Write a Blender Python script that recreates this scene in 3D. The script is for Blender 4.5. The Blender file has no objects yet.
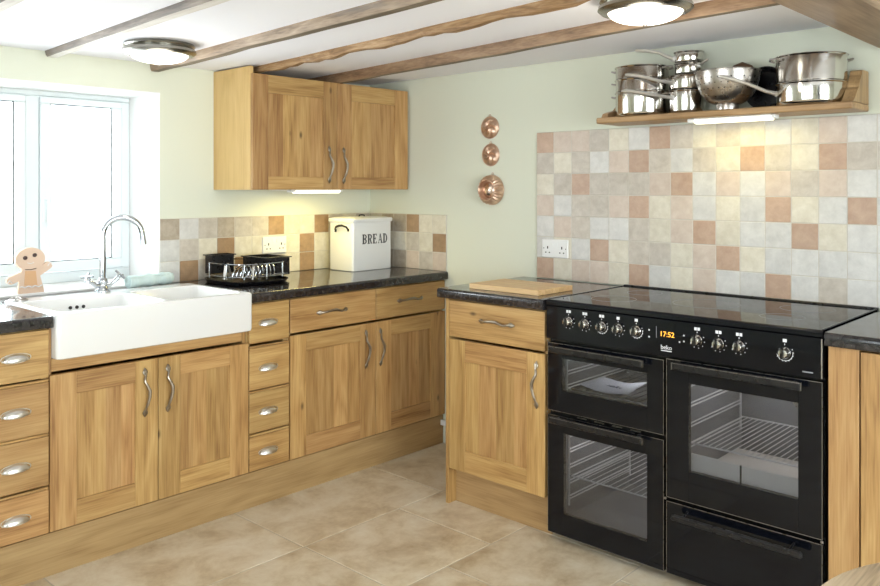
import bpy, math, random
from mathutils import Matrix, Vector
random.seed(7)
PI = math.pi
SC = bpy.context.scene
COL = SC.collection

# ---------------------------------------------------------------- camera
cam_d = bpy.data.cameras.new('camera')
cam = bpy.data.objects.new('camera', cam_d); COL.objects.link(cam)
cam_d.sensor_width = 36.0; cam_d.lens = 811.5 / 880 * 36.0
cam_d.shift_y = -(293 - 187.5) / 880; cam_d.shift_x = -0.0005
cam_d.clip_start = 0.05
cam.location = (-3.1785, -3.5193, 1.3592)
cam.rotation_euler = (PI / 2, 0, 0.7493 - PI / 2)
SC.camera = cam

# ---------------------------------------------------------------- world, daylight, exposure
W = bpy.data.worlds.new('sky'); SC.world = W; W.use_nodes = True
bg = W.node_tree.nodes['Background']
bg.inputs[0].default_value = (0.86, 0.94, 1.0, 1); bg.inputs[1].default_value = 5.0
SC.view_settings.view_transform = 'Standard'; SC.view_settings.look = 'None'
SC.view_settings.exposure = -0.20; SC.view_settings.gamma = 1.0
SC.view_settings.use_curve_mapping = False


def area(name, loc, rot, sx, sy, power, color=(1, 1, 1), portal=False):
    l = bpy.data.lights.new(name, 'AREA'); l.shape = 'RECTANGLE'; l.size = sx; l.size_y = sy
    l.energy = power; l.color = color
    if portal: l.cycles.is_portal = True
    o = bpy.data.objects.new(name, l); COL.objects.link(o); o.location = loc; o.rotation_euler = rot
    return o


area('daylight_and_fill', (-2.05, 0.46, 1.38), (-PI / 2, 0, 0), 1.4, 0.85, 50, (0.9, 0.96, 1.0))
area('daylight_and_fill', (-2.6, -5.85, 1.15), (PI / 2, 0, 0), 3.0, 1.4, 150, (0.97, 0.98, 1.0))  # added fill light outside the invented opening behind the camera
area('daylight_and_fill', (-5.25, -3.1, 1.15), (0, -PI / 2, 0), 1.4, 3.0, 42, (0.97, 0.98, 1.0))  # added fill light outside the invented opening in the far wall


# ---------------------------------------------------------------- mesh builder
def sm(a, b, t): return a + (b - a) * t


class MB:
    def __init__(s):
        s.V = []; s.F = []; s.M = []; s.S = []; s.G = []; s.T = []

    def add(s, vs, fs, mat=0, smooth=False, g='z', tone=None):
        k = len(s.V)
        off = Vector((random.uniform(-40, 40), random.uniform(-40, 40), random.uniform(-40, 40)))
        t = random.random() if tone is None else tone
        for v in vs:
            v = Vector(v)
            if g == 'x': p = Vector((v.x, v.y, v.z))
            elif g == 'y': p = Vector((v.y, v.x, v.z))
            else: p = Vector((v.z, v.y, v.x))
            s.V.append(v); s.G.append(p + off); s.T.append(t)
        for f in fs:
            s.F.append([i + k for i in f]); s.M.append(mat); s.S.append(smooth)

    def box(s, x0, x1, y0, y1, z0, z1, b=0.0008, g='z', mat=0, tone=None, M=None, skip=()):
        if x0 > x1: x0, x1 = x1, x0
        if y0 > y1: y0, y1 = y1, y0
        if z0 > z1: z0, z1 = z1, z0
        b = min(b, (x1 - x0) * .45, (y1 - y0) * .45, (z1 - z0) * .45)
        lo, hi = (x0, y0, z0), (x1, y1, z1)
        vs = []; idx = {}
        for c in range(8):
            sg = [(c >> a) & 1 for a in range(3)]
            for a in range(3):
                p = [0, 0, 0]
                for q in range(3):
                    base = hi[q] if sg[q] else lo[q]
                    p[q] = base if q == a else base + (-b if sg[q] else b)
                idx[(c, a)] = len(vs); vs.append(p)
        fs = []

        def quad(l, out):
            n = Vector((0, 0, 0)); P = [Vector(vs[i]) for i in l]
            for i in range(len(P)):
                n += (P[i] - P[0]).cross(P[(i + 1) % len(P)] - P[0])
            fs.append(l if n.dot(Vector(out)) > 0 else l[::-1])
        for a in range(3):
            o1, o2 = [q for q in range(3) if q != a]
            for sd in (0, 1):
                cs = [(sd << a) | (i << o1) | (j << o2) for i, j in ((0, 0), (1, 0), (1, 1), (0, 1))]
                out = [0, 0, 0]; out[a] = 1 if sd else -1
                quad([idx[(c, a)] for c in cs], out)
        for a in range(3):
            o1, o2 = [q for q in range(3) if q != a]
            for i in (0, 1):
                for j in (0, 1):
                    c0 = (i << o1) | (j << o2); c1 = c0 | (1 << a)
                    out = [0, 0, 0]; out[o1] = 1 if i else -1; out[o2] = 1 if j else -1
                    quad([idx[(c0, o1)], idx[(c1, o1)], idx[(c1, o2)], idx[(c0, o2)]], out)
        for c in range(8):
            out = [1 if (c >> a) & 1 else -1 for a in range(3)]
            quad([idx[(c, 0)], idx[(c, 1)], idx[(c, 2)]], out)
        if M is not None:
            k = len(s.V); s.add(vs, fs, mat, False, g, tone)
            for i in range(k, len(s.V)): s.V[i] = M @ s.V[i]
        else: s.add(vs, fs, mat, False, g, tone)
        return s

    def lathe(s, prof, c=(0, 0, 0), seg=32, mat=0, sx=1, sy=1, M=None, smooth=True, g='z', tone=None, a0=0, a1=2 * PI):
        vs = []; fs = []; full = abs(a1 - a0 - 2 * PI) < 1e-6
        n = seg if full else seg + 1
        for r, z in prof:
            for i in range(n):
                a = a0 + (a1 - a0) * i / seg
                v = Vector((math.cos(a) * r * sx, math.sin(a) * r * sy, z))
                if M is not None: v = M @ v
                vs.append(v + Vector(c))
        for k in range(len(prof) - 1):
            for i in range(seg):
                j = (i + 1) % n
                fs.append([k * n + i, k * n + j, (k + 1) * n + j, (k + 1) * n + i])
        if full and prof[0][0] > 1e-5: fs.append(list(range(n))[::-1])
        if full and prof[-1][0] > 1e-5: fs.append([(len(prof) - 1) * n + i for i in range(n)])
        s.add(vs, fs, mat, smooth, g, tone); return s

    def tube(s, pts, r, seg=8, mat=0, closed=False, flat=1.0, up=(0, 0, 1), smooth=True, g='z', tone=None):
        P = [Vector(p) for p in pts]; n = len(P)
        if not isinstance(r, (list, tuple)): r = [r] * n
        if not isinstance(flat, (list, tuple)): flat = [flat] * n
        vs = []; fs = []; u = Vector(up)
        for i in range(n):
            if closed: t = P[(i + 1) % n] - P[i - 1]
            else: t = P[min(i + 1, n - 1)] - P[max(i - 1, 0)]
            t.normalize()
            a = u - t * u.dot(t)
            if a.length < 1e-3:
                a = t.orthogonal()
            a.normalize(); b = t.cross(a); u = a if not up_lock(up) else Vector(up)
            for k in range(seg):
                th = 2 * PI * k / seg
                vs.append(P[i] + a * math.sin(th) * r[i] * flat[i] + b * math.cos(th) * r[i])
        m = n if closed else n - 1
        for i in range(m):
            for k in range(seg):
                k2 = (k + 1) % seg; i2 = (i + 1) % n
                fs.append([i * seg + k, i * seg + k2, i2 * seg + k2, i2 * seg + k])
        if not closed:
            fs.append(list(range(seg))[::-1]); fs.append([(n - 1) * seg + k for k in range(seg)])
        s.add(vs, fs, mat, smooth, g, tone); return s

    def prism(s, pts, d0, d1, plane='xz', mat=0, g='z', tone=None, M=None, smooth=False):
        """extrude a 2D outline; plane names the two axes of the outline, d along the third"""
        def mk(p, d):
            v = {'xz': (p[0], d, p[1]), 'xy': (p[0], p[1], d), 'yz': (d, p[0], p[1])}[plane]
            v = Vector(v); return M @ v if M is not None else v
        n = len(pts); vs = [mk(p, d0) for p in pts] + [mk(p, d1) for p in pts]
        fs = [list(range(n)), [n + i for i in range(n)][::-1]]
        for i in range(n):
            j = (i + 1) % n; fs.append([i, n + i, n + j, j])
        ar = sum(pts[i][0] * pts[(i + 1) % n][1] - pts[(i + 1) % n][0] * pts[i][1] for i in range(n))
        sgn = (1 if ar > 0 else -1) * (1 if d1 > d0 else -1) * (-1 if plane == 'xz' else 1)
        if M is not None and M.determinant() < 0: sgn = -sgn
        if sgn > 0: fs = [f[::-1] for f in fs]
        s.add(vs, fs, mat, smooth, g, tone); return s

    def text(s, body, size, M, mat=0, extrude=0.0004, align='CENTER', xs=1.0):
        cu = bpy.data.curves.new('t', 'FONT'); cu.body = body; cu.size = size; cu.extrude = extrude
        cu.align_x = align; cu.align_y = 'CENTER'; cu.resolution_u = 3
        o = bpy.data.objects.new('t', cu); COL.objects.link(o)
        bpy.context.view_layer.update()
        me = bpy.data.meshes.new_from_object(o.evaluated_get(bpy.context.evaluated_depsgraph_get()))
        s.add([M @ Vector((v.co.x * xs, v.co.y, v.co.z)) for v in me.vertices], [list(p.vertices) for p in me.polygons], mat)
        bpy.data.objects.remove(o); bpy.data.curves.remove(cu); bpy.data.meshes.remove(me)
        return s


def up_lock(u): return False


def rrect(x0, x1, y0, y1, r, n=5):
    out = []
    for cx, cy, a in ((x1 - r, y1 - r, 0), (x0 + r, y1 - r, PI / 2), (x0 + r, y0 + r, PI), (x1 - r, y0 + r, 1.5 * PI)):
        for i in range(n + 1):
            t = a + PI / 2 * i / n; out.append((cx + r * math.cos(t), cy + r * math.sin(t)))
    return out


# ---------------------------------------------------------------- scene graph helpers
ORG = {}


def thing(name, label, cat, loc, frame='L', group=None):
    """Empty at the thing's base. frame L: wall frame = world; frame R: turned to the right-hand wall"""
    o = bpy.data.objects.new(name, None); COL.objects.link(o); o.empty_display_size = .05
    v = Vector(loc)
    if frame == 'R':
        o.rotation_euler = (0, 0, -PI / 2); o.location = Vector((v.y, -v.x, v.z))
    else: o.location = v
    o['label'] = label; o['category'] = cat
    if group: o['group'] = group
    ORG[o.name] = v
    return o


def obj(name, mb, mats, parent=None, label=None, sharp=35, frame='L'):
    if not isinstance(mats, (list, tuple)): mats = [mats]
    org = ORG[parent.name] if parent is not None else None
    if org is None:
        lo = Vector([min(v[i] for v in mb.V) for i in range(3)]); hi = Vector([max(v[i] for v in mb.V) for i in range(3)])
        org = Vector(((lo.x + hi.x) / 2, (lo.y + hi.y) / 2, lo.z))
    me = bpy.data.meshes.new(name)
    me.from_pydata([tuple(v - org) for v in mb.V], [], mb.F)
    for m in mats: me.materials.append(m)
    me.polygons.foreach_set('material_index', mb.M); me.polygons.foreach_set('use_smooth', mb.S)
    at = me.attributes.new('gr', 'FLOAT_VECTOR', 'POINT'); at.data.foreach_set('vector', [c for v in mb.G for c in v])
    at = me.attributes.new('tone', 'FLOAT', 'POINT'); at.data.foreach_set('value', mb.T)
    me.update()
    if any(mb.S): me.set_sharp_from_angle(angle=math.radians(sharp))
    o = bpy.data.objects.new(name, me); COL.objects.link(o)
    if parent is not None: o.parent = parent; ORG[o.name] = org
    else:
        if frame == 'R': o.rotation_euler = (0, 0, -PI / 2); o.location = (org.y, -org.x, org.z)
        else: o.location = org
    if label: o['label'] = label
    return o


def tag(o, label, cat, group=None):
    o['label'] = label; o['category'] = cat
    if group: o['group'] = group
    return o


def struct(name, mb, mats):
    o = obj(name, mb, mats); o['kind'] = 'structure'; return o


def dup(root, loc, label, rotz=0, group=None):
    r = root.copy(); COL.objects.link(r); r.location = loc; r.rotation_euler = (0, 0, rotz); r['label'] = label
    if group: r['group'] = group
    for ch in list(root.children):
        c = ch.copy(); COL.objects.link(c); c.parent = r
        for g in list(ch.children):
            d = g.copy(); COL.objects.link(d); d.parent = c
    return r


# ---------------------------------------------------------------- materials
def lin(c):
    return tuple(((v / 255) / 12.92 if v / 255 <= .04045 else ((v / 255 + .055) / 1.055) ** 2.4) for v in c) + (1,)


def base(name):
    m = bpy.data.materials.new(name); m.use_nodes = True
    return m, m.node_tree, m.node_tree.nodes['Principled BSDF']


def plain(name, c, rough=.5, metal=0, emit=0, coat=0, bump=0, bscale=60, spec=.5, ecol=None):
    m, nt, b = base(name)
    b.inputs['Base Color'].default_value = lin(c); b.inputs['Roughness'].default_value = rough
    b.inputs['Metallic'].default_value = metal; b.inputs['Coat Weight'].default_value = coat
    b.inputs['Specular IOR Level'].default_value = spec
    if emit: b.inputs['Emission Color'].default_value = lin(ecol or c); b.inputs['Emission Strength'].default_value = emit
    n = nt.nodes.new('ShaderNodeTexNoise'); n.inputs['Scale'].default_value = bscale; n.inputs['Detail'].default_value = 4
    tc = nt.nodes.new('ShaderNodeTexCoord'); nt.links.new(tc.outputs['Object'], n.inputs['Vector'])
    if bump:
        bp = nt.nodes.new('ShaderNodeBump'); bp.inputs['Strength'].default_value = bump; bp.inputs['Distance'].default_value = .002
        nt.links.new(n.outputs['Fac'], bp.inputs['Height']); nt.links.new(bp.outputs[0], b.inputs['Normal'])
    else:
        mr = nt.nodes.new('ShaderNodeMapRange'); mr.inputs[3].default_value = max(.02, rough - .03); mr.inputs[4].default_value = min(1, rough + .03)
        nt.links.new(n.outputs['Fac'], mr.inputs[0]); nt.links.new(mr.outputs[0], b.inputs['Roughness'])
    return m


def ramp(nt, stops):
    r = nt.nodes.new('ShaderNodeValToRGB'); e = r.color_ramp.elements
    while len(e) < len(stops): e.new(.5)
    for k, (p, c) in enumerate(stops): e[k].position = p; e[k].color = lin(c)
    return r


def wood(name, dark, mid, light, rough=.42, rings=7.0, knots=True, vary=.28, bump=.25, wear=None, along=.9):
    m, nt, b = base(name); N = nt.nodes.new; L = nt.links.new
    at = N('ShaderNodeAttribute'); at.attribute_name = 'gr'
    tn = N('ShaderNodeAttribute'); tn.attribute_name = 'tone'
    mp = N('ShaderNodeMapping'); mp.inputs['Scale'].default_value = (along, rings, rings); L(at.outputs['Vector'], mp.inputs[0])
    n1 = N('ShaderNodeTexNoise'); n1.inputs['Scale'].default_value = 1.6; n1.inputs['Detail'].default_value = 2; L(mp.outputs[0], n1.inputs[0])
    # cathedral figure: banded noise
    mu = N('ShaderNodeMath'); mu.operation = 'MULTIPLY'; mu.inputs[1].default_value = 9.0; L(n1.outputs[0], mu.inputs[0])
    fr = N('ShaderNodeMath'); fr.operation = 'PINGPONG'; fr.inputs[1].default_value = 1.0; L(mu.outputs[0], fr.inputs[0])
    mp2 = N('ShaderNodeMapping'); mp2.inputs['Scale'].default_value = (7, 190, 190); L(at.outputs['Vector'], mp2.inputs[0])
    n2 = N('ShaderNodeTexNoise'); n2.inputs['Scale'].default_value = 1.0; n2.inputs['Detail'].default_value = 5; L(mp2.outputs[0], n2.inputs[0])
    mp3 = N('ShaderNodeMapping'); mp3.inputs['Scale'].default_value = (1.6, 22, 22); L(at.outputs['Vector'], mp3.inputs[0])
    n3 = N('ShaderNodeTexNoise'); n3.inputs['Scale'].default_value = 1.0; n3.inputs['Detail'].default_value = 3; L(mp3.outputs[0], n3.inputs[0])
    mx = N('ShaderNodeMath'); mx.operation = 'MULTIPLY_ADD'; mx.inputs[1].default_value = .16; L(fr.outputs[0], mx.inputs[0])
    m2 = N('ShaderNodeMath'); m2.operation = 'MULTIPLY'; m2.inputs[1].default_value = .42; L(n3.outputs[0], m2.inputs[0]); L(m2.outputs[0], mx.inputs[2])
    m3 = N('ShaderNodeMath'); m3.operation = 'MULTIPLY_ADD'; m3.inputs[1].default_value = .52; L(n2.outputs[0], m3.inputs[0]); L(mx.outputs[0], m3.inputs[2])
    r = ramp(nt, [(.30, dark), (.52, mid), (.78, light)]); L(m3.outputs[0], r.inputs[0])
    # per-board tone
    hs = N('ShaderNodeHueSaturation'); L(r.outputs[0], hs.inputs['Color'])
    mr = N('ShaderNodeMapRange'); mr.inputs[3].default_value = 1 - vary; mr.inputs[4].default_value = 1 + vary * .8; L(tn.outputs['Fac'], mr.inputs[0]); L(mr.outputs[0], hs.inputs['Value'])
    tm = N('ShaderNodeMath'); tm.operation = 'MULTIPLY'; tm.inputs[1].default_value = 7.31; L(tn.outputs['Fac'], tm.inputs[0])
    tf = N('ShaderNodeMath'); tf.operation = 'FRACT'; L(tm.outputs[0], tf.inputs[0])
    mh = N('ShaderNodeMapRange'); mh.inputs[3].default_value = .494; mh.inputs[4].default_value = .505; L(tf.outputs[0], mh.inputs[0]); L(mh.outputs[0], hs.inputs['Hue'])
    col = hs.outputs[0]
    if knots:
        mk = N('ShaderNodeMapping'); mk.inputs['Scale'].default_value = (3.2, 6.5, 6.5); L(at.outputs['Vector'], mk.inputs[0])
        vo = N('ShaderNodeTexVoronoi'); vo.inputs['Scale'].default_value = 1.0; vo.inputs['Randomness'].default_value = 1; L(mk.outputs[0], vo.inputs[0])
        kr = N('ShaderNodeMapRange'); kr.inputs[1].default_value = .02; kr.inputs[2].default_value = .075; kr.inputs[3].default_value = .75; kr.inputs[4].default_value = 0; L(vo.outputs['Distance'], kr.inputs[0])
        mm = N('ShaderNodeMix'); mm.data_type = 'RGBA'; L(kr.outputs[0], mm.inputs[0]); L(col, mm.inputs[6]); mm.inputs[7].default_value = lin(tuple(v * .45 for v in dark)); col = mm.outputs[2]
    if wear:
        mw = N('ShaderNodeMapping'); mw.inputs['Scale'].default_value = (2.2, 9, 9); L(at.outputs['Vector'], mw.inputs[0])
        nw = N('ShaderNodeTexNoise'); nw.inputs['Scale'].default_value = 1.3; nw.inputs['Detail'].default_value = 6; L(mw.outputs[0], nw.inputs[0])
        wr = N('ShaderNodeMapRange'); wr.inputs[1].default_value = wear[1]; wr.inputs[2].default_value = wear[1] + .16; wr.inputs[3].default_value = 0; wr.inputs[4].default_value = .85; L(nw.outputs[0], wr.inputs[0])
        mm = N('ShaderNodeMix'); mm.data_type = 'RGBA'; L(wr.outputs[0], mm.inputs[0]); L(col, mm.inputs[6]); mm.inputs[7].default_value = lin(wear[0]); col = mm.outputs[2]
    L(col, b.inputs['Base Color']); b.inputs['Roughness'].default_value = rough
    bp = N('ShaderNodeBump'); bp.inputs['Strength'].default_value = bump; bp.inputs['Distance'].default_value = .0012
    L(m3.outputs[0], bp.inputs['Height']); L(bp.outputs[0], b.inputs['Normal'])
    return m


def mottled(name, stops, scale=3, detail=8, rough=.5, bump=.15, vary=0, dist=.002, coat=0, rnd=True):
    m, nt, b = base(name); N = nt.nodes.new; L = nt.links.new
    at = N('ShaderNodeAttribute'); at.attribute_name = 'gr'
    n = N('ShaderNodeTexNoise'); n.inputs['Scale'].default_value = scale; n.inputs['Detail'].default_value = detail; n.inputs['Roughness'].default_value = .68; n.inputs['Distortion'].default_value = .25
    L(at.outputs['Vector'], n.inputs[0])
    r = ramp(nt, stops); L(n.outputs[0], r.inputs[0]); col = r.outputs[0]
    if vary:
        tn = N('ShaderNodeAttribute'); tn.attribute_name = 'tone'
        hs = N('ShaderNodeHueSaturation'); mr = N('ShaderNodeMapRange'); mr.inputs[3].default_value = 1 - vary; mr.inputs[4].default_value = 1 + vary
        L(tn.outputs['Fac'], mr.inputs[0]); L(mr.outputs[0], hs.inputs['Value']); L(col, hs.inputs['Color']); col = hs.outputs[0]
    L(col, b.inputs['Base Color']); b.inputs['Roughness'].default_value = rough; b.inputs['Coat Weight'].default_value = coat
    bp = N('ShaderNodeBump'); bp.inputs['Strength'].default_value = bump; bp.inputs['Distance'].default_value = dist
    L(n.outputs[0], bp.inputs['Height']); L(bp.outputs[0], b.inputs['Normal'])
    return m


def glass(name, tint, gloss_rough=.02, mixmin=.04):
    m, nt, b = base(name); N = nt.nodes.new; L = nt.links.new
    nt.nodes.remove(b); out = nt.nodes['Material Output']
    t = N('ShaderNodeBsdfTransparent'); t.inputs[0].default_value = lin(tint)
    g = N('ShaderNodeBsdfGlossy'); g.inputs['Roughness'].default_value = gloss_rough; g.inputs[0].default_value = (1, 1, 1, 1)
    f = N('ShaderNodeFresnel'); f.inputs[0].default_value = 1.5
    mx = N('ShaderNodeMixShader'); L(f.outputs[0], mx.inputs[0]); L(t.outputs[0], mx.inputs[1]); L(g.outputs[0], mx.inputs[2])
    L(mx.outputs[0], out.inputs[0]); return m


OAK = wood('oak', (138, 98, 54), (182, 142, 88), (206, 170, 114), vary=.13)
PLINTH = wood('oak_plinth', (148, 116, 74), (172, 141, 96), (188, 158, 112), knots=False, vary=.06, rings=5)
OAKLAM = wood('oak_laminate', (188, 152, 96), (206, 172, 114), (216, 184, 128), knots=False, vary=.05, rings=4, bump=.05)
SHELFW = wood('shelf_wood', (128, 98, 64), (164, 130, 90), (188, 154, 112), knots=False, vary=.1)
BOARDW = wood('beech_board', (196, 158, 106), (214, 178, 128), (226, 194, 146), knots=False, vary=.08, rings=10)
TABLEW = wood('bleached_ash', (112, 88, 62), (204, 180, 146), (234, 216, 186), knots=False, vary=.05, rings=5, along=.6)
BEAM = [wood('beam_grey', (96, 90, 86), (134, 124, 116), (170, 156, 142), vary=.05, rough=.7, bump=.8, wear=((150, 142, 136), .58)),
        wood('beam_tan', (104, 86, 70), (150, 128, 108), (184, 162, 140), vary=.05, rough=.7, bump=.8, wear=((110, 104, 100), .58)),
        wood('beam_honey', (96, 70, 42), (142, 108, 68), (184, 152, 112), vary=.05, rough=.7, bump=1.0, wear=((190, 176, 164), .60), rings=12),
        wood('beam_brown', (98, 74, 54), (142, 112, 86), (172, 142, 112), vary=.05, rough=.65, bump=.6),
        wood('beam_smooth', (110, 88, 68), (140, 116, 92), (164, 138, 110), vary=.04, rough=.5, bump=.2, rings=4, knots=False)]
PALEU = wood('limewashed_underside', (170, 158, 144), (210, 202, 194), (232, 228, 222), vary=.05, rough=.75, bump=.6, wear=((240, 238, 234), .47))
SHADEU = wood('shaded_underside', (84, 72, 58), (116, 102, 84), (150, 136, 116), vary=.05, rough=.75, bump=.6)  # darker wood paints in the shade on the joist undersides
WALL = plain('wall_paint_pale_green', (222, 225, 208), .85, bump=.12, bscale=35)
WHITEP = plain('white_paint', (240, 240, 238), .7, bump=.08, bscale=30)
CEIL = plain('ceiling_paint', (244, 244, 250), .9, bump=.3, bscale=14)
UPVC = plain('white_window_frame', (226, 233, 234), .3)
GLASSM = glass('window_glass', (250, 252, 252))
OVGLASS = glass('tinted_oven_glass', (222, 224, 228), .015)
PEWTER = plain('pewter', (222, 219, 212), .3, 1.0)
PEWTERD = plain('dark_pewter', (158, 148, 134), .3, 1.0)
CHROME = plain('chrome', (188, 192, 196), .08, 1.0)
STEEL = plain('polished_steel', (206, 203, 198), .13, 1.0)
HSTEEL = plain('satin_steel_handle', (224, 222, 218), .38, .9)
STEELB = plain('brushed_steel', (176, 170, 164), .28, 1.0)
WIRE = plain('bright_wire', (232, 232, 232), .4, .3)
CERAMIC = plain('white_fireclay', (240, 240, 238), .12, coat=.5)
BLACKG = plain('black_glass', (12, 14, 20), .05, spec=.32)
BLACKE = plain('black_enamel', (14, 14, 16), .12)
BLACKP = plain('black_plastic', (20, 20, 23), .28)
DARKG = plain('dark_gap', (30, 24, 18), .9)
OVINT = plain('oven_enamel', (132, 132, 136), .3)
OVLIGHT = plain('pale_oven_liner', (252, 245, 234), .5)
WHITEPL = plain('white_plastic', (238, 238, 236), .3)
WHITEM = plain('white_marks', (232, 232, 234), .5)
GREYM = plain('grey_marks', (140, 142, 146), .4)
PAPER = plain('paper', (226, 230, 240), .7)
NAVY = plain('navy_print', (40, 50, 90), .6)
AMBER = plain('amber_display', (255, 176, 60), .5, emit=1.6)
ENAMELW = plain('cream_white_enamel', (232, 232, 228), .22, coat=.3)
COPPER = plain('copper', (214, 182, 160), .36, 1.0)
COPPERT = plain('tinned_copper', (214, 190, 176), .22, 1.0)
TOWEL = plain('pale_aqua_cloth', (204, 222, 220), .9, bump=.8, bscale=160)
GINGER = plain('pale_ginger_felt', (222, 194, 170), .85, bump=.3, bscale=120)
GINGERD = plain('tan_felt', (214, 170, 128), .85, bump=.3, bscale=120)
GROUT = plain('tile_grout', (206, 200, 188), .8, bump=.2, bscale=200)
FGROUT = plain('floor_grout', (196, 186, 170), .85, bump=.2, bscale=200)
STEMG = plain('dark_iron', (60, 58, 56), .45, .8)
LAMPG = plain('lamp_glass_lit', (255, 252, 244), .3, emit=2.6, ecol=(255, 248, 236))
TUBEG = plain('striplight_lit', (255, 250, 225), .3, emit=2.6, ecol=(255, 248, 214))
BROWNB = plain('dark_brown_button', (70, 44, 36), .4)


def speckled():
    m, nt, b = base('black_speckled_worktop'); N = nt.nodes.new; L = nt.links.new
    tc = N('ShaderNodeTexCoord')
    v = N('ShaderNodeTexVoronoi'); v.inputs['Scale'].default_value = 130; L(tc.outputs['Object'], v.inputs[0])
    r = ramp(nt, [(.0, (150, 146, 140)), (.13, (70, 66, 66)), (.3, (34, 33, 36))]); L(v.outputs['Distance'], r.inputs[0])
    n = N('ShaderNodeTexNoise'); n.inputs['Scale'].default_value = 40; n.inputs['Detail'].default_value = 6; L(tc.outputs['Object'], n.inputs[0])
    r2 = ramp(nt, [(.45, (24, 24, 27)), (.62, (62, 58, 58))]); L(n.outputs[0], r2.inputs[0])
    mx = N('ShaderNodeMix'); mx.data_type = 'RGBA'; mx.inputs[0].default_value = .5; L(r.outputs[0], mx.inputs[6]); L(r2.outputs[0], mx.inputs[7])
    L(mx.outputs[2], b.inputs['Base Color']); b.inputs['Roughness'].default_value = .13; b.inputs['Coat Weight'].default_value = .4
    b.inputs['Coat Roughness'].default_value = .06
    return m


TOP = speckled()
FLOORM = mottled('travertine_floor', [(.30, (178, 154, 122)), (.44, (204, 186, 156)), (.52, (216, 201, 175)), (.68, (230, 220, 200))], 5.5, 14, .38, .18, .06)
TILES = {
    'a': mottled('tile_cream', [(.3, (206, 198, 178)), (.7, (228, 222, 206))], 22, 6, .35, .3, .05),
    'b': mottled('tile_grey_beige', [(.3, (184, 174, 160)), (.7, (210, 202, 190))], 22, 6, .35, .3, .06),
    'c': mottled('tile_blush', [(.3, (198, 180, 164)), (.7, (216, 202, 188))], 22, 6, .35, .3, .05),
    'd': mottled('tile_terracotta', [(.3, (180, 150, 128)), (.7, (200, 172, 150))], 22, 6, .35, .3, .06),
    'e': mottled('tile_taupe', [(.3, (160, 146, 128)), (.7, (190, 178, 160))], 22, 6, .35, .3, .06),
    'f': mottled('tile_rust', [(.3, (150, 122, 92)), (.7, (180, 148, 114))], 22, 6, .35, .3, .06),
    'g': mottled('tile_white_grey', [(.3, (200, 198, 193)), (.7, (222, 220, 215))], 22, 6, .35, .3, .05),
}

# ---------------------------------------------------------------- room shell
XW0, YW0, ZT = -5.0, -5.6, 2.05     # far left wall x, wall behind the camera y, wall tops
WX0, WX1, WZ0, WZ1, WD = -2.72, -1.307, 0.923, 1.80, 0.36

mb = MB()   # window wall (y 0 .. 0.30)
mb.box(XW0 - .3, WX0, 0, WD, 0, ZT, 0); mb.box(WX1, .3, 0, WD, 0, ZT, 0)
mb.box(WX0, WX1, 0, WD, 0, WZ0 - .012, 0); mb.box(WX0, WX1, 0, WD, WZ1, ZT, 0)
struct('wall_left', mb, WALL)
mb = MB()   # white painted reveals
mb.box(WX1 - .004, WX1, .0005, WD, WZ0 - .01, WZ1, 0); mb.box(WX0, WX0 + .004, .0005, WD, WZ0 - .01, WZ1, 0)
mb.box(WX0 + .004, WX1 - .004, .0005, WD, WZ1 - .004, WZ1, 0)
struct('trim_1', mb, WHITEP)
mb = MB(); mb.box(WX0 + .004, WX1 - .004, -.012, WD - .002, WZ0 - .012, WZ0, .003)
struct('trim_2', mb, WHITEP)        # window sill
mb = MB(); mb.box(0, .3, YW0 - .3, 0, 0, ZT, 0); struct('wall_right', mb, WALL)
mb = MB()   # wall behind the camera with an invented wide opening for fill light
bx0, bx1, bz0, bz1 = -4.2, -1.0, .45, 1.85
mb.box(XW0, bx0, YW0 - .25, YW0, 0, ZT, 0); mb.box(bx1, 0, YW0 - .25, YW0, 0, ZT, 0)
mb.box(bx0, bx1, YW0 - .25, YW0, 0, bz0, 0); mb.box(bx0, bx1, YW0 - .25, YW0, bz1, ZT, 0)
struct('wall_back', mb, WALL)
mb = MB()  # unseen far wall, its opening invented to let fill light in
cy0, cy1 = -4.7, -1.5
mb.box(XW0 - .25, XW0, YW0 - .25, cy0, 0, ZT, 0); mb.box(XW0 - .25, XW0, cy1, 0, 0, ZT, 0)
mb.box(XW0 - .25, XW0, cy0, cy1, 0, bz0, 0); mb.box(XW0 - .25, XW0, cy0, cy1, bz1, ZT, 0)
struct('wall_far', mb, WALL)


def fill_window(name, M, w, h, n):  # frame and pane for the made-up fill-light openings
    f = MB(); t = .055
    f.box(0, w, 0, .06, 0, t, .004, M=M); f.box(0, w, 0, .06, h - t, h, .004, M=M)
    for i in range(n + 1):
        x = (w - t) * i / n; f.box(x, x + t, 0, .06, t, h - t, .004, M=M)
    o = struct(name, f, UPVC)
    g = MB(); g.box(t, w - t, .028, .032, t, h - t, 0, M=M)
    p = obj('window_pane', g, GLASSM, None); p.parent = o; p.matrix_parent_inverse = o.matrix_world.inverted()
    p.location = Vector(p.location) - Vector(o.location); p.matrix_parent_inverse = Matrix()
    return o


fill_window('fill_window_2', Matrix.Translation((bx0, YW0 - .2, bz0)), bx1 - bx0, bz1 - bz0, 3)  # unseen windows, added to brighten the room
fill_window('fill_window_3', Matrix.Translation((XW0 - .14, cy0, bz0)) @ Matrix.Rotation(PI / 2, 4, 'Z'), cy1 - cy0, bz1 - bz0, 3)

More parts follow.
